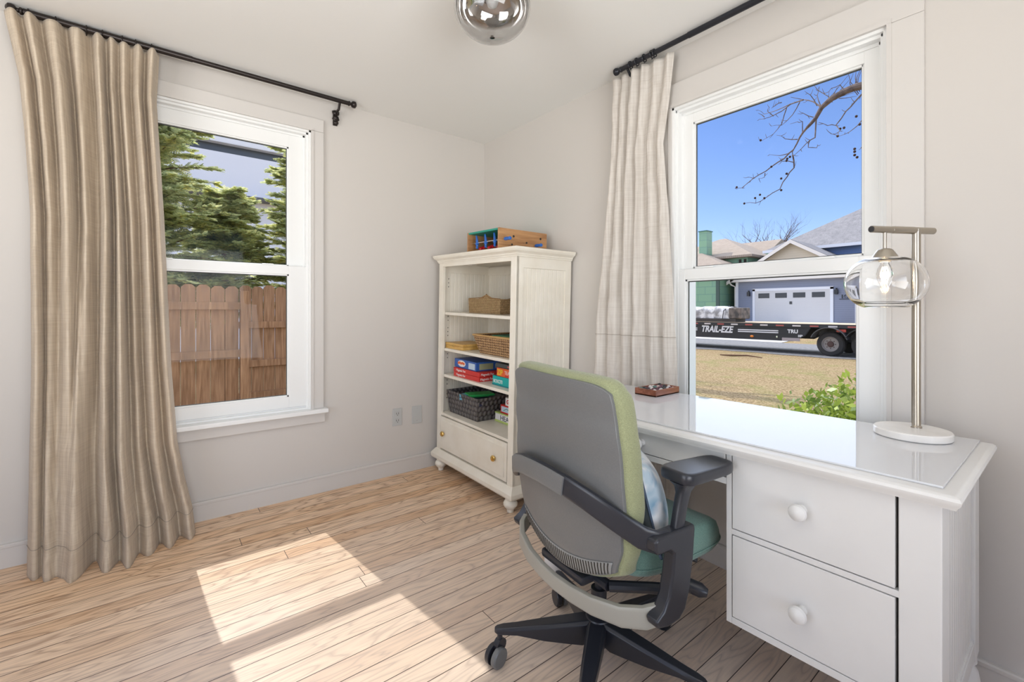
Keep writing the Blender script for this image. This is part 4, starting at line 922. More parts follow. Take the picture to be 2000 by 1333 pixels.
g.obj('main_beam', m_tblk, tl)
text('lettering', 'TRAIL-EZE', .40, m_white, tl, (XS + .012, 8.26, .125), FX, UP, depth=.004, squash=.80, offset=.014, shear=.25)
g = G()
for z in (.25, .17): g.box(XS + .010, XS + .02, 8.45, 15.0, z, z + .045); g.box(XS + .010, XS + .02, 4.9, 6.55, z, z + .045)
g.obj('pinstripe', m_white, tl)
text('lettering', 'TRU', .20, m_white, tl, (XS + .012, 4.55, .20), FX, UP, depth=.004, offset=.008); text('lettering', '103', .12, m_white, tl, (XS + .012, 4.18, .05), FX, UP, depth=.004, offset=.006)
G().box(XS - .01, XS + .02, 4.10, 4.75, -.12, .0).obj('name_plate', mat('dusty_plate', (.40, .34, .33), .7), tl)
for y, c in ((5.95, (.9, .25, .02)), (4.95, (.8, .85, .6))): G().sphere((XS + .01, y, .0 if y > 5.5 else .02), .05, 10, 6, .4, 1.6 if y > 5.5 else .6, .9).obj('marker_light', mat('amber_lens', c, .3), tl)
G().box(XS - .03, XS + .02, 2.55, 2.85, .30, .40).obj('tail_light', mat('red_lens', (.5, .05, .03), .3), tl)
g = G(); pr = [(3.07 + .62 * math.cos(R(a)), -.14 + .60 * math.sin(R(a))) for a in range(20, 165, 12)]
g.tube([(XS + .05, y, z) for y, z in pr], [(.25, .012)] * len(pr), sec=[(-1, -1), (1, -1), (1, 1), (-1, 1)]); g.obj('fender', mat('grey_fender', (.10, .10, .10), .5), tl)
g = G(); pr = [(1.95 + .62 * math.cos(R(a)), -.14 + .60 * math.sin(R(a))) for a in range(20, 165, 12)]
g.tube([(XS + .05, y, z) for y, z in pr], [(.25, .012)] * len(pr), sec=[(-1, -1), (1, -1), (1, 1), (-1, 1)]); g.obj('fender', m_tblk, tl)
for xx in (XS + .02, XS + 2.18):
    for y in (3.07, 1.95):
        wc = (xx, y, -.178); sgn = '-x' if xx < XS + 1 else 'x'; q0 = xx + (.30 if sgn == '-x' else 0); 
        w_ = G().lathe([(.30, 0), (.42, .01), (.463, .05), (.466, .15), (.463, .25), (.42, .29), (.30, .30), (.272, .285), (.268, .08)], (q0, y, -.178), axis=sgn, n=40).obj('wheel', m_tyre, tl)
        G().lathe([(.25, .20), (.285, .295), (.27, .30), (.24, .25)], (q0, y, -.178), axis=sgn, n=32).obj('rim', m_rim, w_)
        g = G().lathe([(.24, .10), (.235, .235), (.12, .245), (.10, .285), (.07, .295), (.01, .30)], (q0, y, -.178), axis=sgn, n=28)
        for k in range(8): g.sphere((xx + (.055 if sgn == '-x' else .245), y + .16 * math.cos(k * PI / 4), -.178 + .16 * math.sin(k * PI / 4)), .022, 6, 4)
        g.obj('hub', m_hubm, w_)
G().box(XS + .3, XS + 2.2, 3.0, 3.14, -.24, -.12).box(XS + .3, XS + 2.2, 1.88, 2.02, -.24, -.12).box(XS + .6, XS + .8, 1.6, 3.6, -.12, .44).box(XS + 1.7, XS + 1.9, 1.6, 3.6, -.12, .44).obj('axle', m_tblk, tl)
for y in (14.4,): G().box(XS + .3, XS + .45, y, y + .15, -.64, .3).box(XS + 2.0, XS + 2.15, y, y + .15, -.64, .3).obj('landing_leg', m_tblk, tl)
m_tarp = mat('silver_tarp', rough=.35, build=noisy((.30, .29, .28), (.75, .74, .73), 3.2, bmp=.8, lo=.42, hi=.58))
def tarp(u, v):
    a = PI * v; y = 7.0 + u * 3.4; r = 1 + .10 * noise.noise(Vector((u * 9, v * 3, 1))) + .05 * noise.noise(Vector((u * 25, v * 8, 3)))
    return (XS + .62 - .42 * math.copysign(abs(math.cos(a)) ** .5, math.cos(a)) * r, y, .74 + .54 * math.sin(a) ** .5 * r)
ld = thing('tarped_bales', 'row of bundles under a silver tarp on the trailer deck', 'bundle')
g = G().grid(60, 24, tarp); g.obj('tarp', m_tarp, ld, smooth=180, fix=False)
G().box(XS + .15, XS + 1.1, 6.72, 10.4, .587, .745).obj('pallet', mat('dark_pallet', (.05, .045, .04), .8), ld)
G().rbox(XS + .17, XS + 1.07, 6.48, 7.05, .74, 1.24, .05, 3).obj('end_bundle', mat('dark_wrapped_bundle', rough=.7, build=noisy((.06, .055, .05), (.22, .18, .15), 5, bmp=.5)), ld)
g = G().tube([(XS + .13, 7.3, .74), (XS + .13, 7.25, 1.1), (XS + .6, 7.2, 1.32), (XS + 1.1, 7.2, 1.1)], .018, 6); g.obj('strap', m_tblk, ld)

# ------------------------------------------------------------------ outdoors: houses across the street
def sidingf(c, k=9.0, d=.55):
    def f(n, b):
        tc = N(n, 'ShaderNodeTexCoord'); sp = N(n, 'ShaderNodeSeparateXYZ'); n.links.new(tc.outputs['Object'], sp.inputs[0]); fr = mathn(n, 'FRACT', mathn(n, 'MULTIPLY', sp.outputs[2], k))
        n.links.new(ramp(n, fr, [(0, tuple(x * d for x in c)), (.10, c), (1, tuple(min(1, x * 1.05) for x in c))]), b.inputs['Base Color']); bump(n, b, fr, .4, .02)
    return f
def shinglef(c1, c2):
    def f(n, b):
        v = coords(n); br = N(n, 'ShaderNodeTexBrick'); br.inputs['Scale'].default_value = 3; n.links.new(v, br.inputs['Vector']); br.inputs['Color1'].default_value = (*c1, 1); br.inputs['Color2'].default_value = (*c2, 1); br.inputs['Mortar'].default_value = (*[x * .7 for x in c1], 1)
        t1 = N(n, 'ShaderNodeTexNoise'); t1.inputs['Scale'].default_value = 2.2; t1.inputs['Detail'].default_value = 8; n.links.new(v, t1.inputs[0])
        n.links.new(mixc(n, .55, br.outputs[0], ramp(n, t1.outputs[0], [(.3, c1), (.7, c2)])), b.inputs['Base Color'])
    return f
m_bsid = mat('slate_blue_siding', rough=.7, build=sidingf((.24, .265, .345), 7)); m_bsid2 = mat('blue_siding', rough=.7, build=sidingf((.12, .20, .40), 7)); m_btrim = mat('cream_trim', (.80, .74, .66), .6)
m_beige = mat('tan_shake_gable', rough=.8, build=sidingf((.58, .50, .38), 6, .85)); m_roofg = mat('grey_shingles', rough=.9, build=shinglef((.20, .19, .19), (.33, .31, .30))); m_rooft = mat('tan_roof_felt', rough=.9, build=shinglef((.32, .25, .19), (.42, .34, .26)))
def gshf(n, b):
    v = coords(n, (1, .42, .42)); br = N(n, 'ShaderNodeTexBrick'); br.inputs['Scale'].default_value = 1; sw = N(n, 'ShaderNodeSeparateXYZ'); n.links.new(v, sw.inputs[0]); cb = N(n, 'ShaderNodeCombineXYZ'); n.links.new(mathn(n, 'ADD', sw.outputs[1], sw.outputs[0]), cb.inputs[0]); n.links.new(sw.outputs[2], cb.inputs[1]); n.links.new(cb.outputs[0], br.inputs['Vector'])
    br.inputs['Color1'].default_value = (.19, .36, .24, 1); br.inputs['Color2'].default_value = (.22, .40, .23, 1); br.inputs['Mortar'].default_value = (.13, .27, .21, 1); br.inputs['Mortar Size'].default_value = .008
    n.links.new(br.outputs[0], b.inputs['Base Color'])
m_gsh = mat('green_wall_sheathing', rough=.5, build=gshf); m_ggrey = mat('dark_glass', (.05, .055, .06), .1)
gh = thing('garage_house', 'slate blue house with a white double garage door and tan gable across the street', 'house')
G().box(34, 42, 6.14, 14.03, .0, 3.50).obj('garage_wall', m_bsid, gh)
G().prism([(14.0, 3.45), (5.9, 3.45), (10.03, 6.05)], 33.98, 42, 'x').obj('gable', m_beige, gh)
g = G()
for (ya, za, yb, zb_) in ((14.55, 3.42, 10.03, 6.19), (5.2, 3.28, 10.03, 6.19)):
    g.add([(33.6, ya, za), (33.6, yb, zb_), (44, yb, zb_), (44, ya, za), (33.6, ya, za - .12), (33.6, yb, zb_ - .12), (44, yb, zb_ - .12), (44, ya, za - .12)], [(0, 1, 2, 3), (4, 5, 6, 7), (0, 1, 5, 4), (1, 2, 6, 5), (2, 3, 7, 6), (3, 0, 4, 7)])
g.obj('garage_roof', m_roofg, gh, smooth=0)
g = G()
for (ya, za, yb, zb_) in ((14.6, 3.36, 10.03, 6.16), (5.15, 3.22, 10.03, 6.16)):
    g.add([(33.55, ya, za), (33.55, yb, zb_), (33.62, yb, zb_), (33.62, ya, za), (33.55, ya, za - .26), (33.55, yb, zb_ - .26), (33.62, yb, zb_ - .26), (33.62, ya, za - .26)], [(0, 1, 2, 3), (4, 5, 6, 7), (0, 1, 5, 4), (1, 2, 6, 5), (2, 3, 7, 6), (3, 0, 4, 7)])
g.box(33.55, 34.02, 5.8, 14.3, 3.30, 3.55); g.obj('rake_trim', m_btrim, gh, smooth=0)
g = G().box(33.95, 34.02, 13.86, 14.05, .2, 3.4).box(33.95, 34.02, 6.12, 6.32, .2, 3.4).box(33.95, 34.03, 12.60, 12.78, .2, 2.70).box(33.95, 34.03, 7.53, 7.71, .2, 2.70).box(33.95, 34.03, 7.53, 12.78, 2.56, 2.74); g.obj('corner_trim', mat('white_trim', (.82, .82, .84), .5), gh)
gd = G().box(33.97, 34.05, 7.71, 12.60, .2, 2.56).obj('garage_door', mat('white_ribbed_door', rough=.5, build=sidingf((.66, .64, .62), 11, .88)), gh)
for k in range(4):
    y = 8.02 + k * 1.185; G().box(33.955, 33.975, y, y + .78, 2.02, 2.38).obj('door_window', m_ggrey, gd)
G().box(33.955, 33.975, 10.05, 10.22, 1.55, 1.75).obj('handle', m_ggrey, gd)
for y in (13.05, 7.35): G().box(33.80, 34.0, y - .09, y + .09, 2.2, 2.5).box(33.86, 34.0, y - .03, y + .03, 2.5, 2.62).obj('wall_lantern', m_tblk, gh)
text('house_number', '163', .34, m_tblk, gh, (33.98, 7.12, 1.92), FX, UP, depth=.01, offset=.01); G().box(33.97, 34.0, 6.5, 7.2, 1.84, 1.88).obj('number_rule', m_tblk, gh)
G().box(38, 48, -6, 12.8, 2.0, 6.0).obj('upper_wall', m_bsid2, gh)
g = G(); g.add([(37.5, 13.5, 5.95), (37.5, -6.5, 5.95), (48.5, -6.5, 5.95), (48.5, 13.5, 5.95), (43, 8.04, 9.42), (43, -1.0, 9.42)], [(0, 1, 5, 4), (1, 2, 5), (2, 3, 4, 5), (3, 0, 4), (3, 2, 1, 0)]); g.obj('upper_roof', m_roofg, gh, smooth=0)
G().box(37.42, 37.52, -6.5, 13.5, 5.78, 6.0).obj('gutter', mat('white_gutter', (.8, .8, .82), .4), gh)
g = G().tube([(33.6, 14.42, 3.35), (33.75, 14.3, 3.1), (33.98, 14.1, 2.95), (33.98, 14.1, .4)], .06, 8); g.obj('downspout', m_btrim, gh)

hg = thing('unfinished_house', 'unfinished house in green sheathing with tan roofs across the street', 'house')
G().box(32.6, 38, 14.75, 30, .0, 4.3).obj('wing_wall', m_gsh, hg); G().box(36, 46, 14.05, 22, 0, 5.6).obj('main_wall', m_gsh, hg); G().box(40.2, 47.6, 11.6, 14.5, 1, 6.2).obj('rear_wall', m_gsh, hg)
def hip(x0, x1, y0, y1, z0, a, b_, name, par, m):
    g = G().add([(x0, y0, z0), (x1, y0, z0), (x1, y1, z0), (x0, y1, z0), a, b_, (x0, y0, z0 - .18), (x1, y0, z0 - .18), (x1, y1, z0 - .18), (x0, y1, z0 - .18)], [(0, 1, 4), (1, 2, 5, 4), (2, 3, 5), (3, 0, 4, 5), (6, 7, 8, 9), (0, 1, 7, 6), (1, 2, 8, 7), (2, 3, 9, 8), (3, 0, 6, 9)])
    return g.obj(name, m, par, smooth=0)
hip(32.0, 42, 13.6, 31, 4.36, (37, 19.6, 6.9), (37, 26, 6.9), 'wing_roof', hg, m_rooft)
hip(35.5, 46.5, 13.5, 23, 5.62, (41, 18.3, 7.95), (41, 18.9, 7.95), 'main_roof', hg, m_rooft)
G().add([(40, 14.5, 5.75), (40, 22, 5.75), (44, 22, 7.75), (44, 14.5, 7.75), (48, 22, 5.75), (48, 14.5, 5.75), (40, 14.5, 5.55), (48, 14.5, 5.55)], [(0, 1, 2, 3), (3, 2, 4, 5), (0, 3, 5), (1, 2, 4), (0, 5, 7, 6)]).map(lambda x, y, z: (x, y - (2.9 if False else 0), z)).obj('rear_roof', m_rooft, hg, smooth=0)
g = G().box(35.3, 36.2, 17.15, 17.85, 3.0, 7.9); g.obj('chimney', m_gsh, hg)
G().box(35.25, 36.25, 17.1, 17.9, 7.9, 7.98).obj('chimney_cap', mat('dark_green_cap', (.03, .14, .09), .5), hg)
G().box(32.5, 32.62, 14.65, 14.9, .2, 4.2).obj('corner_board', mat('dark_corner', (.06, .10, .08), .7), hg)
g = G()
for y in (14.15, 14.55): g.box(35.97, 36.02, y, y + .2, .2, 5.3)
g.obj('opening', m_dark, hg)

# ------------------------------------------------------------------ outdoors: trees
m_bark = mat('grey_brown_bark', rough=.9, build=noisy((.085, .06, .055), (.19, .14, .12), 20, bmp=.3)); m_bark2 = mat('far_bark', (.13, .10, .09), .9)
def grow(g, p, d, L_, r, lvl, rnd, n=6, spread=.55, curve=.12):
    pts = [p]; dd = d.normalized(); k = 5
    for i in range(k):
        dd = (dd + Vector((rnd.uniform(-1, 1), rnd.uniform(-1, 1), rnd.uniform(-.4, .9))) * curve).normalized(); pts.append(pts[-1] + dd * L_ / k)
    g.tube(pts, [r * (1 - .55 * i / k) for i in range(k + 1)], n)
    if lvl == 0: return
    for _ in range(rnd.randint(2, 4) if lvl > 1 else 3):
        i = rnd.randint(2, k); t_ = pts[i]; q = Vector((rnd.uniform(-1, 1), rnd.uniform(-1, 1), rnd.uniform(-.1, .8)))
        grow(g, t_, (dd + q * spread * 1.6).normalized(), L_ * rnd.uniform(.5, .75), r * (1 - .55 * i / k) * .62, lvl - 1, rnd, max(4, n - 1), spread, curve)
for (x, y, h0, L0, r0, sd_, lb, lv) in ((60, 22.4, 6.5, 3.6, .30, 5, 'tall bare tree with wide crown behind the roofs across the street', 5), (62, 26.2, 7.2, 2.4, .20, 8, 'smaller bare forked tree left of the tall one, behind the roofs', 3)):
    rnd = random.Random(sd_); t = thing('bare_tree', lb, 'tree', (x, y, 0))
    G().tube([(0, 0, .2), (0, .1, h0 * .5), (0, 0, h0)], [r0 * 1.4, r0 * 1.1, r0], 10).obj('trunk', m_bark2, t)
    g = G()
    for k in range(5 if lv > 3 else 2):
        a = k * 1.3 + .3; grow(g, Vector((0, 0, h0 - .2)), Vector((math.cos(a) * .4, math.sin(a) * .75 if lv > 3 else (k - .5) * 1.1, 1)), L0, r0 * .6, lv - 1, rnd)
    g.obj('crown', m_bark2, t)
BR = [[(6.0,-1.05,4.37),(6.0,-0.99,4.38),(6.0,-0.87,4.39),(6.0,-0.76,4.38),(6.0,-0.58,4.33),(6.0,-0.45,4.24),(6.0,-0.37,4.1),(6.0,-0.25,3.99)],
[(6.0,-0.25,3.99),(6.0,-0.15,3.87),(6.0,-0.06,3.7),(6.0,-0.05,3.62)],
[(6.0,-0.06,3.7),(6.0,0.08,3.59),(6.0,0.27,3.51),(6.0,0.47,3.42),(6.0,0.64,3.33),(6.0,0.75,3.26),(6.0,0.87,3.28)],
[(6.0,-0.05,3.62),(6.0,-0.07,3.41),(6.0,0.03,3.29),(6.0,0.14,3.11),(6.0,0.36,3.01),(6.0,0.52,2.95),(6.0,0.7,2.98)],
[(6.0,-0.38,4.11),(5.95,-0.38,3.79),(5.9,-0.28,3.72),(5.9,-0.11,3.58)],
[(6.0,-0.29,3.78),(6.0,-0.27,3.68),(6.0,-0.39,3.64),(6.0,-0.4,3.67)],
[(6.0,-0.45,4.24),(6.25,-0.26,4.47),(6.5,-0.03,4.66),(6.5,0.16,4.77)],
[(6.0,-0.39,4.29),(6.0,-0.3,4.49),(6.0,-0.22,4.58)],
[(6.0,-0.2,4.45),(6.35,0.11,4.59),(6.7,0.38,4.66),(6.7,0.58,4.62),(6.7,0.76,4.64)],
[(6.0,0.04,4.4),(6.4,0.26,4.33),(6.8,0.56,4.33),(6.8,0.78,4.26)],
[(6.0,-0.02,4.45),(6.45,0.39,4.6),(6.9,0.76,4.79),(6.9,0.86,4.9)],
[(6.0,-0.15,4.43),(6.35,0.08,4.4),(6.7,0.38,4.41),(6.7,0.55,4.45)],
[(6.0,-0.44,4.27),(6.1,-0.36,4.49),(6.2,-0.36,4.66)],
[(6.0,-1.05,4.33),(5.8,-0.92,4.1),(5.6,-0.87,3.93),(5.6,-0.75,3.77),(5.6,-0.65,3.8),(5.6,-0.54,3.88)],
[(6.0,-0.64,3.91),(5.75,-0.76,3.73),(5.5,-0.81,3.58),(5.5,-0.73,3.63)],
[(6.0,-1.03,3.99),(5.7,-0.98,3.72),(5.4,-0.96,3.56),(5.4,-0.84,3.54)],
[(6.0,-0.19,3.94),(6.0,-0.19,4.11),(6.0,-0.12,4.13),(6.0,-0.01,4.13)],
[(6.0,-0.12,3.85),(6.0,0.06,3.91),(6.0,0.19,4.01)],
[(6.0,-0.34,4.13),(6.0,-0.2,4.24),(6.0,-0.12,4.26)],
[(6.0,0.0,3.66),(6.0,0.14,3.66),(6.0,0.3,3.72)],
[(6.0,-0.76,4.38),(6.0,-0.69,4.5),(6.0,-0.58,4.49),(6.0,-0.49,4.44)],
[(6.0,0.37,3.43),(6.0,0.38,3.36),(6.0,0.47,3.36)],
[(6.0,0.55,3.38),(6.0,0.63,3.42)],
[(6.0,0.11,4.52),(6.0,0.22,4.5),(6.0,0.27,4.48)],
[(6.0,-0.06,3.5),(6.0,0.11,3.56),(6.0,0.16,3.64)],
[(6.0,0.24,4.34),(6.0,0.33,4.45),(6.0,0.3,4.5)],
[(6.0,0.38,4.37),(6.0,0.48,4.47)],
[(6.0,-1.03,3.53),(6.0,-0.95,3.49),(6.0,-0.92,3.46)],
]
PODS = [(6.0,0.84,3.29),(6.0,0.71,2.98),(6.0,0.53,3.04),(6.0,0.45,3.08),(6.0,0.38,3.01),(6.0,0.12,3.09),(6.0,0.04,3.34),(6.0,0.12,3.28),(6.0,0.27,3.51),(6.0,0.04,3.55),(6.0,-0.01,3.6),(6.0,0.03,3.58),(6.0,-0.74,3.84),(6.0,-0.69,3.84),(6.0,-0.89,3.96),(6.0,-0.87,3.4),(6.0,-0.87,3.45),(6.0,-0.9,3.36),(6.0,-0.87,3.49),(6.0,-0.98,3.44),(6.0,-0.66,3.74),(6.0,0.44,4.0),(6.0,-0.93,3.83)]
nt = thing('street_tree', 'bare tree whose seed-hung branch hangs into the top of the street window', 'tree', (0, 0, 0))
G().tube([(6.6, -4.9, -.7), (6.5, -4.8, .8), (6.4, -4.6, 3.0), (6.3, -4.4, 5.0), (6.4, -4.2, 7.5), (6.5, -4.0, 9.5)], [.30, .24, .21, .18, .13, .07], 14).obj('trunk', m_bark, nt)
g = G(); RAD = [(.028, .048, .060)] 
main = [Vector((6.3, -4.4, 4.6)), Vector((6.25, -3.3, 4.72)), Vector((6.1, -2.0, 4.55))] + [Vector(p) for p in BR[0]]
g.tube(main, [.11, .085, .070, .060, .056, .052, .048, .042, .034, .028, .021], 10)
g.obj('main_branch', m_bark, nt)
g = G(); rnd = random.Random(12)
for i, b_ in enumerate(BR[1:]):
    pts = [Vector(p) for p in b_]; sm = []
    for a, c in zip(pts, pts[1:]):
        sm.append(a); sm.append((a + c) / 2 + Vector((rnd.uniform(-.02, .02),) * 1 + (rnd.uniform(-.012, .012), rnd.uniform(-.012, .012))))
    sm.append(pts[-1]); r0 = .017 if i == 0 else (.012 if i in (1, 2, 3, 5, 7, 12) else .008)
    g.tube(sm, [r0 * (1 - .72 * k / (len(sm) - 1)) for k in range(len(sm))], 6)
    for q in sm[1:]:
        if rnd.random() < .55:
            d = Vector((rnd.uniform(-.3, .3), rnd.uniform(-1, 1), rnd.uniform(-1, 1))).normalized(); L_ = rnd.uniform(.03, .10)
            g.tube([q, q + d * L_ * .6, q + d * L_ + Vector((0, 0, .015))], [.0045, .0035, .002], 4)
for k in range(16):
    p = Vector((6.1, -.45 - .5 * rnd.random(), 4.30 + .12 * rnd.random())); d = Vector((rnd.uniform(-.3, .3), rnd.uniform(-.6, .6), rnd.uniform(-.2, 1))).normalized(); L_ = rnd.uniform(.2, .5)
    g.tube([p, p + d * L_ * .5 + Vector((0, .03, 0)), p + d * L_], [.006, .005, .002], 5)
g.obj('twigs', m_bark, nt)
g = G()
for p in PODS: g.sphere(p, .019, 8, 6)
o = g.obj('seed_pods', mat('brown_seed_pod', (.05, .025, .02), .9), nt); o['kind'] = 'stuff'

yt = thing('yard_tree', 'bare front-yard tree up the lawn whose trunk throws the dark band of shade', 'tree', (6.75, 7.6, -.66))
G().tube([(0, 0, 0), (.02, .02, .6), (0, 0, 2.5), (.05, .05, 5), (0, 0, 8.5)], [.60, .46, .42, .36, .2], 14).obj('trunk', m_bark, yt)
g = G(); rnd = random.Random(21)
for k in range(9): a = k * 2.4; grow(g, Vector((0, 0, 3.6 + k * .55)), Vector((math.cos(a), math.sin(a) * .8, .9)), 2.2, .10, 2, rnd, 5)
g.obj('crown', m_bark, yt)

# broadleaf bush outside the street window
def leaffn(c1, c2, c3=None, tr=.35):
    def f(n, b):
        t1 = N(n, 'ShaderNodeTexNoise'); t1.inputs['Scale'].default_value = 7; t1.inputs['Detail'].default_value = 3; n.links.new(coords(n), t1.inputs[0]); wn_ = N(n, 'ShaderNodeTexWhiteNoise', noise_dimensions='1D'); g_ = N(n, 'ShaderNodeNewGeometry'); n.links.new(g_.outputs['Random Per Island'], wn_.inputs['W']);
        c = ramp(n, mathn(n, 'ADD', mathn(n, 'MULTIPLY', t1.outputs[0], .6), mathn(n, 'MULTIPLY', wn_.outputs[0], .4)), [(.3, c1), (.7, c2)] if not c3 else [(.28, c1), (.52, c2), (.72, c3)]); n.links.new(c, b.inputs['Base Color'])
        out = n.nodes['Material Output']; tl_ = N(n, 'ShaderNodeBsdfTranslucent'); n.links.new(c, tl_.inputs[0]); mx = N(n, 'ShaderNodeMixShader'); mx.inputs[0].default_value = tr; n.links.new(b.outputs[0], mx.inputs[1]); n.links.new(tl_.outputs[0], mx.inputs[2]); n.links.new(mx.outputs[0], out.inputs[0])
    return f
m_box = mat('glossy_bush_leaf', rough=.35, build=leaffn((.12, .20, .03), (.48, .58, .10)))
for (cx_, cy_, cz_, rx, ry, rz, sd_, lb) in ((1.15, -2.38, .02, .50, .80, .74, 3, 'bright green leafy bush under the street window'), (1.3, -3.95, .0, .6, .7, .55, 9, 'second green bush further right along the house wall')):
    rnd = random.Random(sd_); t = thing('leafy_bush', lb, 'bush', (cx_, cy_, -.65)); g = G()
    for _ in range(9000):
        a = rnd.uniform(0, 2 * PI); ph_ = math.acos(rnd.uniform(-.6, 1)); k = rnd.uniform(.72, 1.0) * (1 + .13 * noise.noise(Vector((math.cos(a) * 3, math.sin(a) * 3, ph_ * 3)) ) + .08 * rnd.random())
        p = Vector((rx * math.sin(ph_) * math.cos(a) * k, ry * math.sin(ph_) * math.sin(a) * k, cz_ + .65 + rz * math.cos(ph_) * k))
        nrm = Vector((rnd.gauss(0, 1), rnd.gauss(0, 1), rnd.gauss(.5, .8))).normalized(); u = nrm.orthogonal().normalized(); u = (Matrix.Rotation(rnd.uniform(0, 6.28), 3, nrm) @ u); w = nrm.cross(u); L_ = rnd.uniform(.020, .034); ww = L_ * .48
        g.add([p - u * L_, p + w * ww, p + u * L_, p - w * ww], [(0, 1, 2, 3)])
    g.obj('foliage', m_box, t, smooth=0, fix=False)
    g = G()
    for k in range(9):
        a = k * .7; g.tube([(0, 0, 0), (.15 * math.cos(a), .2 * math.sin(a), .45), (.3 * math.cos(a), .4 * math.sin(a), .95)], [.016, .011, .006], 6)
    g.obj('stems', m_bark, t)

# ------------------------------------------------------------------ outdoors: fence, evergreens and pale house on the other side
def fencef(n, b):
    t1 = N(n, 'ShaderNodeTexNoise'); t1.inputs['Scale'].default_value = 1; t1.inputs['Detail'].default_value = 5; n.links.new(coords(n, (40, 40, 3)), t1.inputs[0]); t2 = N(n, 'ShaderNodeTexNoise'); t2.inputs['Scale'].default_value = 2.3; n.links.new(coords(n), t2.inputs[0])
    c = ramp(n, t1.outputs[0], [(.3, (.25, .125, .055)), (.7, (.50, .29, .155))]); n.links.new(mixc(n, .5, c, ramp(n, t2.outputs[0], [(.35, (.65, .6, .55)), (.65, (1.1, 1.05, 1))]), 'MULTIPLY'), b.inputs['Base Color']); bump(n, b, t1.outputs[0], .3, .01)
m_fence = mat('weathered_cedar', rough=.85, build=fencef); m_fence2 = mat('darker_weathered_cedar', rough=.85, build=fencef)
def fence(x0, x1, y, z0, z1, rails, label, pitch=.143, jig=.02):
    t = thing('wooden_fence', label, 'fence', (0, y, 0)); n_ = int((x1 - x0) / pitch); rnd = random.Random(int(y * 10))
    for k in range(n_):
        a = x0 + k * pitch; b_ = a + pitch - .006; zt_ = z1 + rnd.uniform(-jig, jig) * .6; g = G()
        g.prism([(a, z0), (b_, z0), (b_, zt_ - .035), (b_ - .035, zt_), (a + .035, zt_), (a, zt_ - .035)], 0, .018 + rnd.uniform(0, .003), 'y'); g.obj('board', m_fence, t)
    for z in rails: G().rbox(x0 - .02, x1 + .0, -.045, -.002, z - .045, z + .045, .004).obj('rail', m_fence, t)
    return t
f1 = fence(-4.223, -1.21, 3.42, -.45, 1.42, (1.18, .61, .0), 'near section of cedar privacy fence with two rails showing')
G().rbox(-1.215, -1.125, -.06, .03, -.45, 1.36, .004).obj('post', m_fence, f1)
f2 = fence(-1.13, 4.2, 4.05, -.45, 1.46, (.93, .41, -.02), 'set-back section of cedar privacy fence right of the post')
m_ever = mat('evergreen_spray', rough=.7, build=leaffn((.30, .35, .17), (.66, .70, .34), (1, .93, .45), .66)); m_ebark = mat('reddish_bark', (.14, .07, .045), .9)
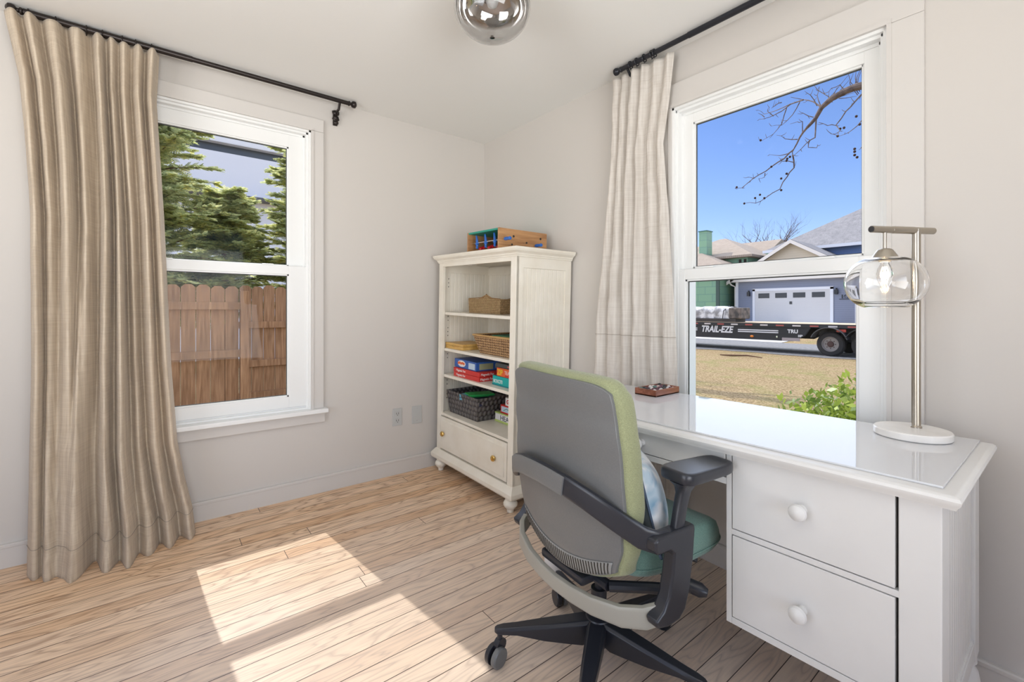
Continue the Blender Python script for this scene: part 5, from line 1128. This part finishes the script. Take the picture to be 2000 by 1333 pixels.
def evergreen(x, y, z0, H_, rad, seed, label, nb=150, low=.8, side=None):
    rnd = random.Random(seed); t = thing('evergreen_tree', label, 'tree', (x, y, z0)); g = G(); gb = G()
    gb.tube([(0, 0, 0), (.03, 0, H_ * .5), (0, 0, H_ * .97)], [.09, .06, .01], 8)
    for k in range(nb):
        h = low + (H_ - low) * (k / nb) ** .9 * .97; a = rnd.uniform(0, 2 * PI)
        if side and math.cos(a - side[0]) < side[1] and rnd.random() < .7: a = side[0] + rnd.uniform(-1, 1)
        L_ = rad * (1 - .72 * (h - low) / (H_ - low)) * rnd.uniform(.65, 1.1); d = Vector((math.cos(a), math.sin(a), rnd.uniform(.05, .45)))
        pts = [Vector((0, 0, h))]
        for i in range(6): d.z -= .05; pts.append(pts[-1] + d * L_ / 6)
        gb.tube(pts, [.014 * (1 - i / 7) for i in range(7)], 4)
        for i in range(1, 7):
            for m_ in range(12):
                q = pts[i] - (pts[i] - pts[i - 1]) * rnd.random(); sd_ = d.cross(Vector((0, 0, 1))).normalized() * rnd.choice((-1, 1))
                f = (d * rnd.uniform(.5, 1.1) + sd_ * rnd.uniform(.1, .9) + Vector((0, 0, rnd.uniform(-.3, .35)))).normalized(); ln = rnd.uniform(.10, .24) * (1.15 - .1 * i); w0 = f.cross(Vector((rnd.uniform(-.5, .5), rnd.uniform(-.5, .5), 1))).normalized()
                for s_ in range(7):      # flat spray: little scales either side of its stem
                    c = q + f * ln * (s_ + 1) / 7; l2 = ln * .34 * (1 - .55 * s_ / 7)
                    for sg in (-1, 1):
                        e = c + f * l2 * .8 + w0 * sg * l2; th = f.cross(w0) * .002; wd = (f * .35 - w0 * sg * .5).normalized() * .010
                        g.add([c - wd, c + wd, e + wd * .4, e - wd * .4], [(0, 1, 2, 3)])
    g.obj('foliage', m_ever, t, smooth=0, fix=False); gb.obj('branches', m_ebark, t)
evergreen(-2.05, 5.0, -.45, 5.6, 1.35, 1, 'big evergreen filling the left of the fence-side window', 230, 1.3)
evergreen(.08, 5.4, -.45, 4.9, 1.2, 2, 'evergreen with yellowish tips at the right of the fence-side window', 190, 1.4)
evergreen(-1.15, 5.35, -.45, 3.45, 1.05, 4, 'low evergreen between the two taller ones behind the fence', 150, 1.45)
evergreen(-3.9, 5.3, -.45, 5.3, 1.2, 6, 'evergreen at the far left behind the fence', 90, 1.0)
nh = thing('neighbour_house', 'white-sided house seen through the evergreens beyond the fence', 'house')
m_ws = mat('white_lap_siding', rough=.6, build=sidingf((.90, .90, .92), 7, .6)); 
G().box(-6, 8, 14, 24, -.5, 6.12).obj('lower_wall', mat('pale_stucco', (.88, .88, .92), .7), nh); G().box(-6.2, 8.2, 13.95, 24, 6.42, 9.0).obj('upper_wall', m_ws, nh)
G().box(-6, 8, 14.2, 24, 6.12, 6.42).obj('dark_band', mat('dark_grey_band', (.06, .07, .08), .3), nh)  # dark strip set back between the lower and upper wall
G().box(-6.4, 8.4, 13.5, 14.0, 4.66, 4.74).obj('eave_line', mat('dark_flashing', (.10, .10, .11), .5), nh)
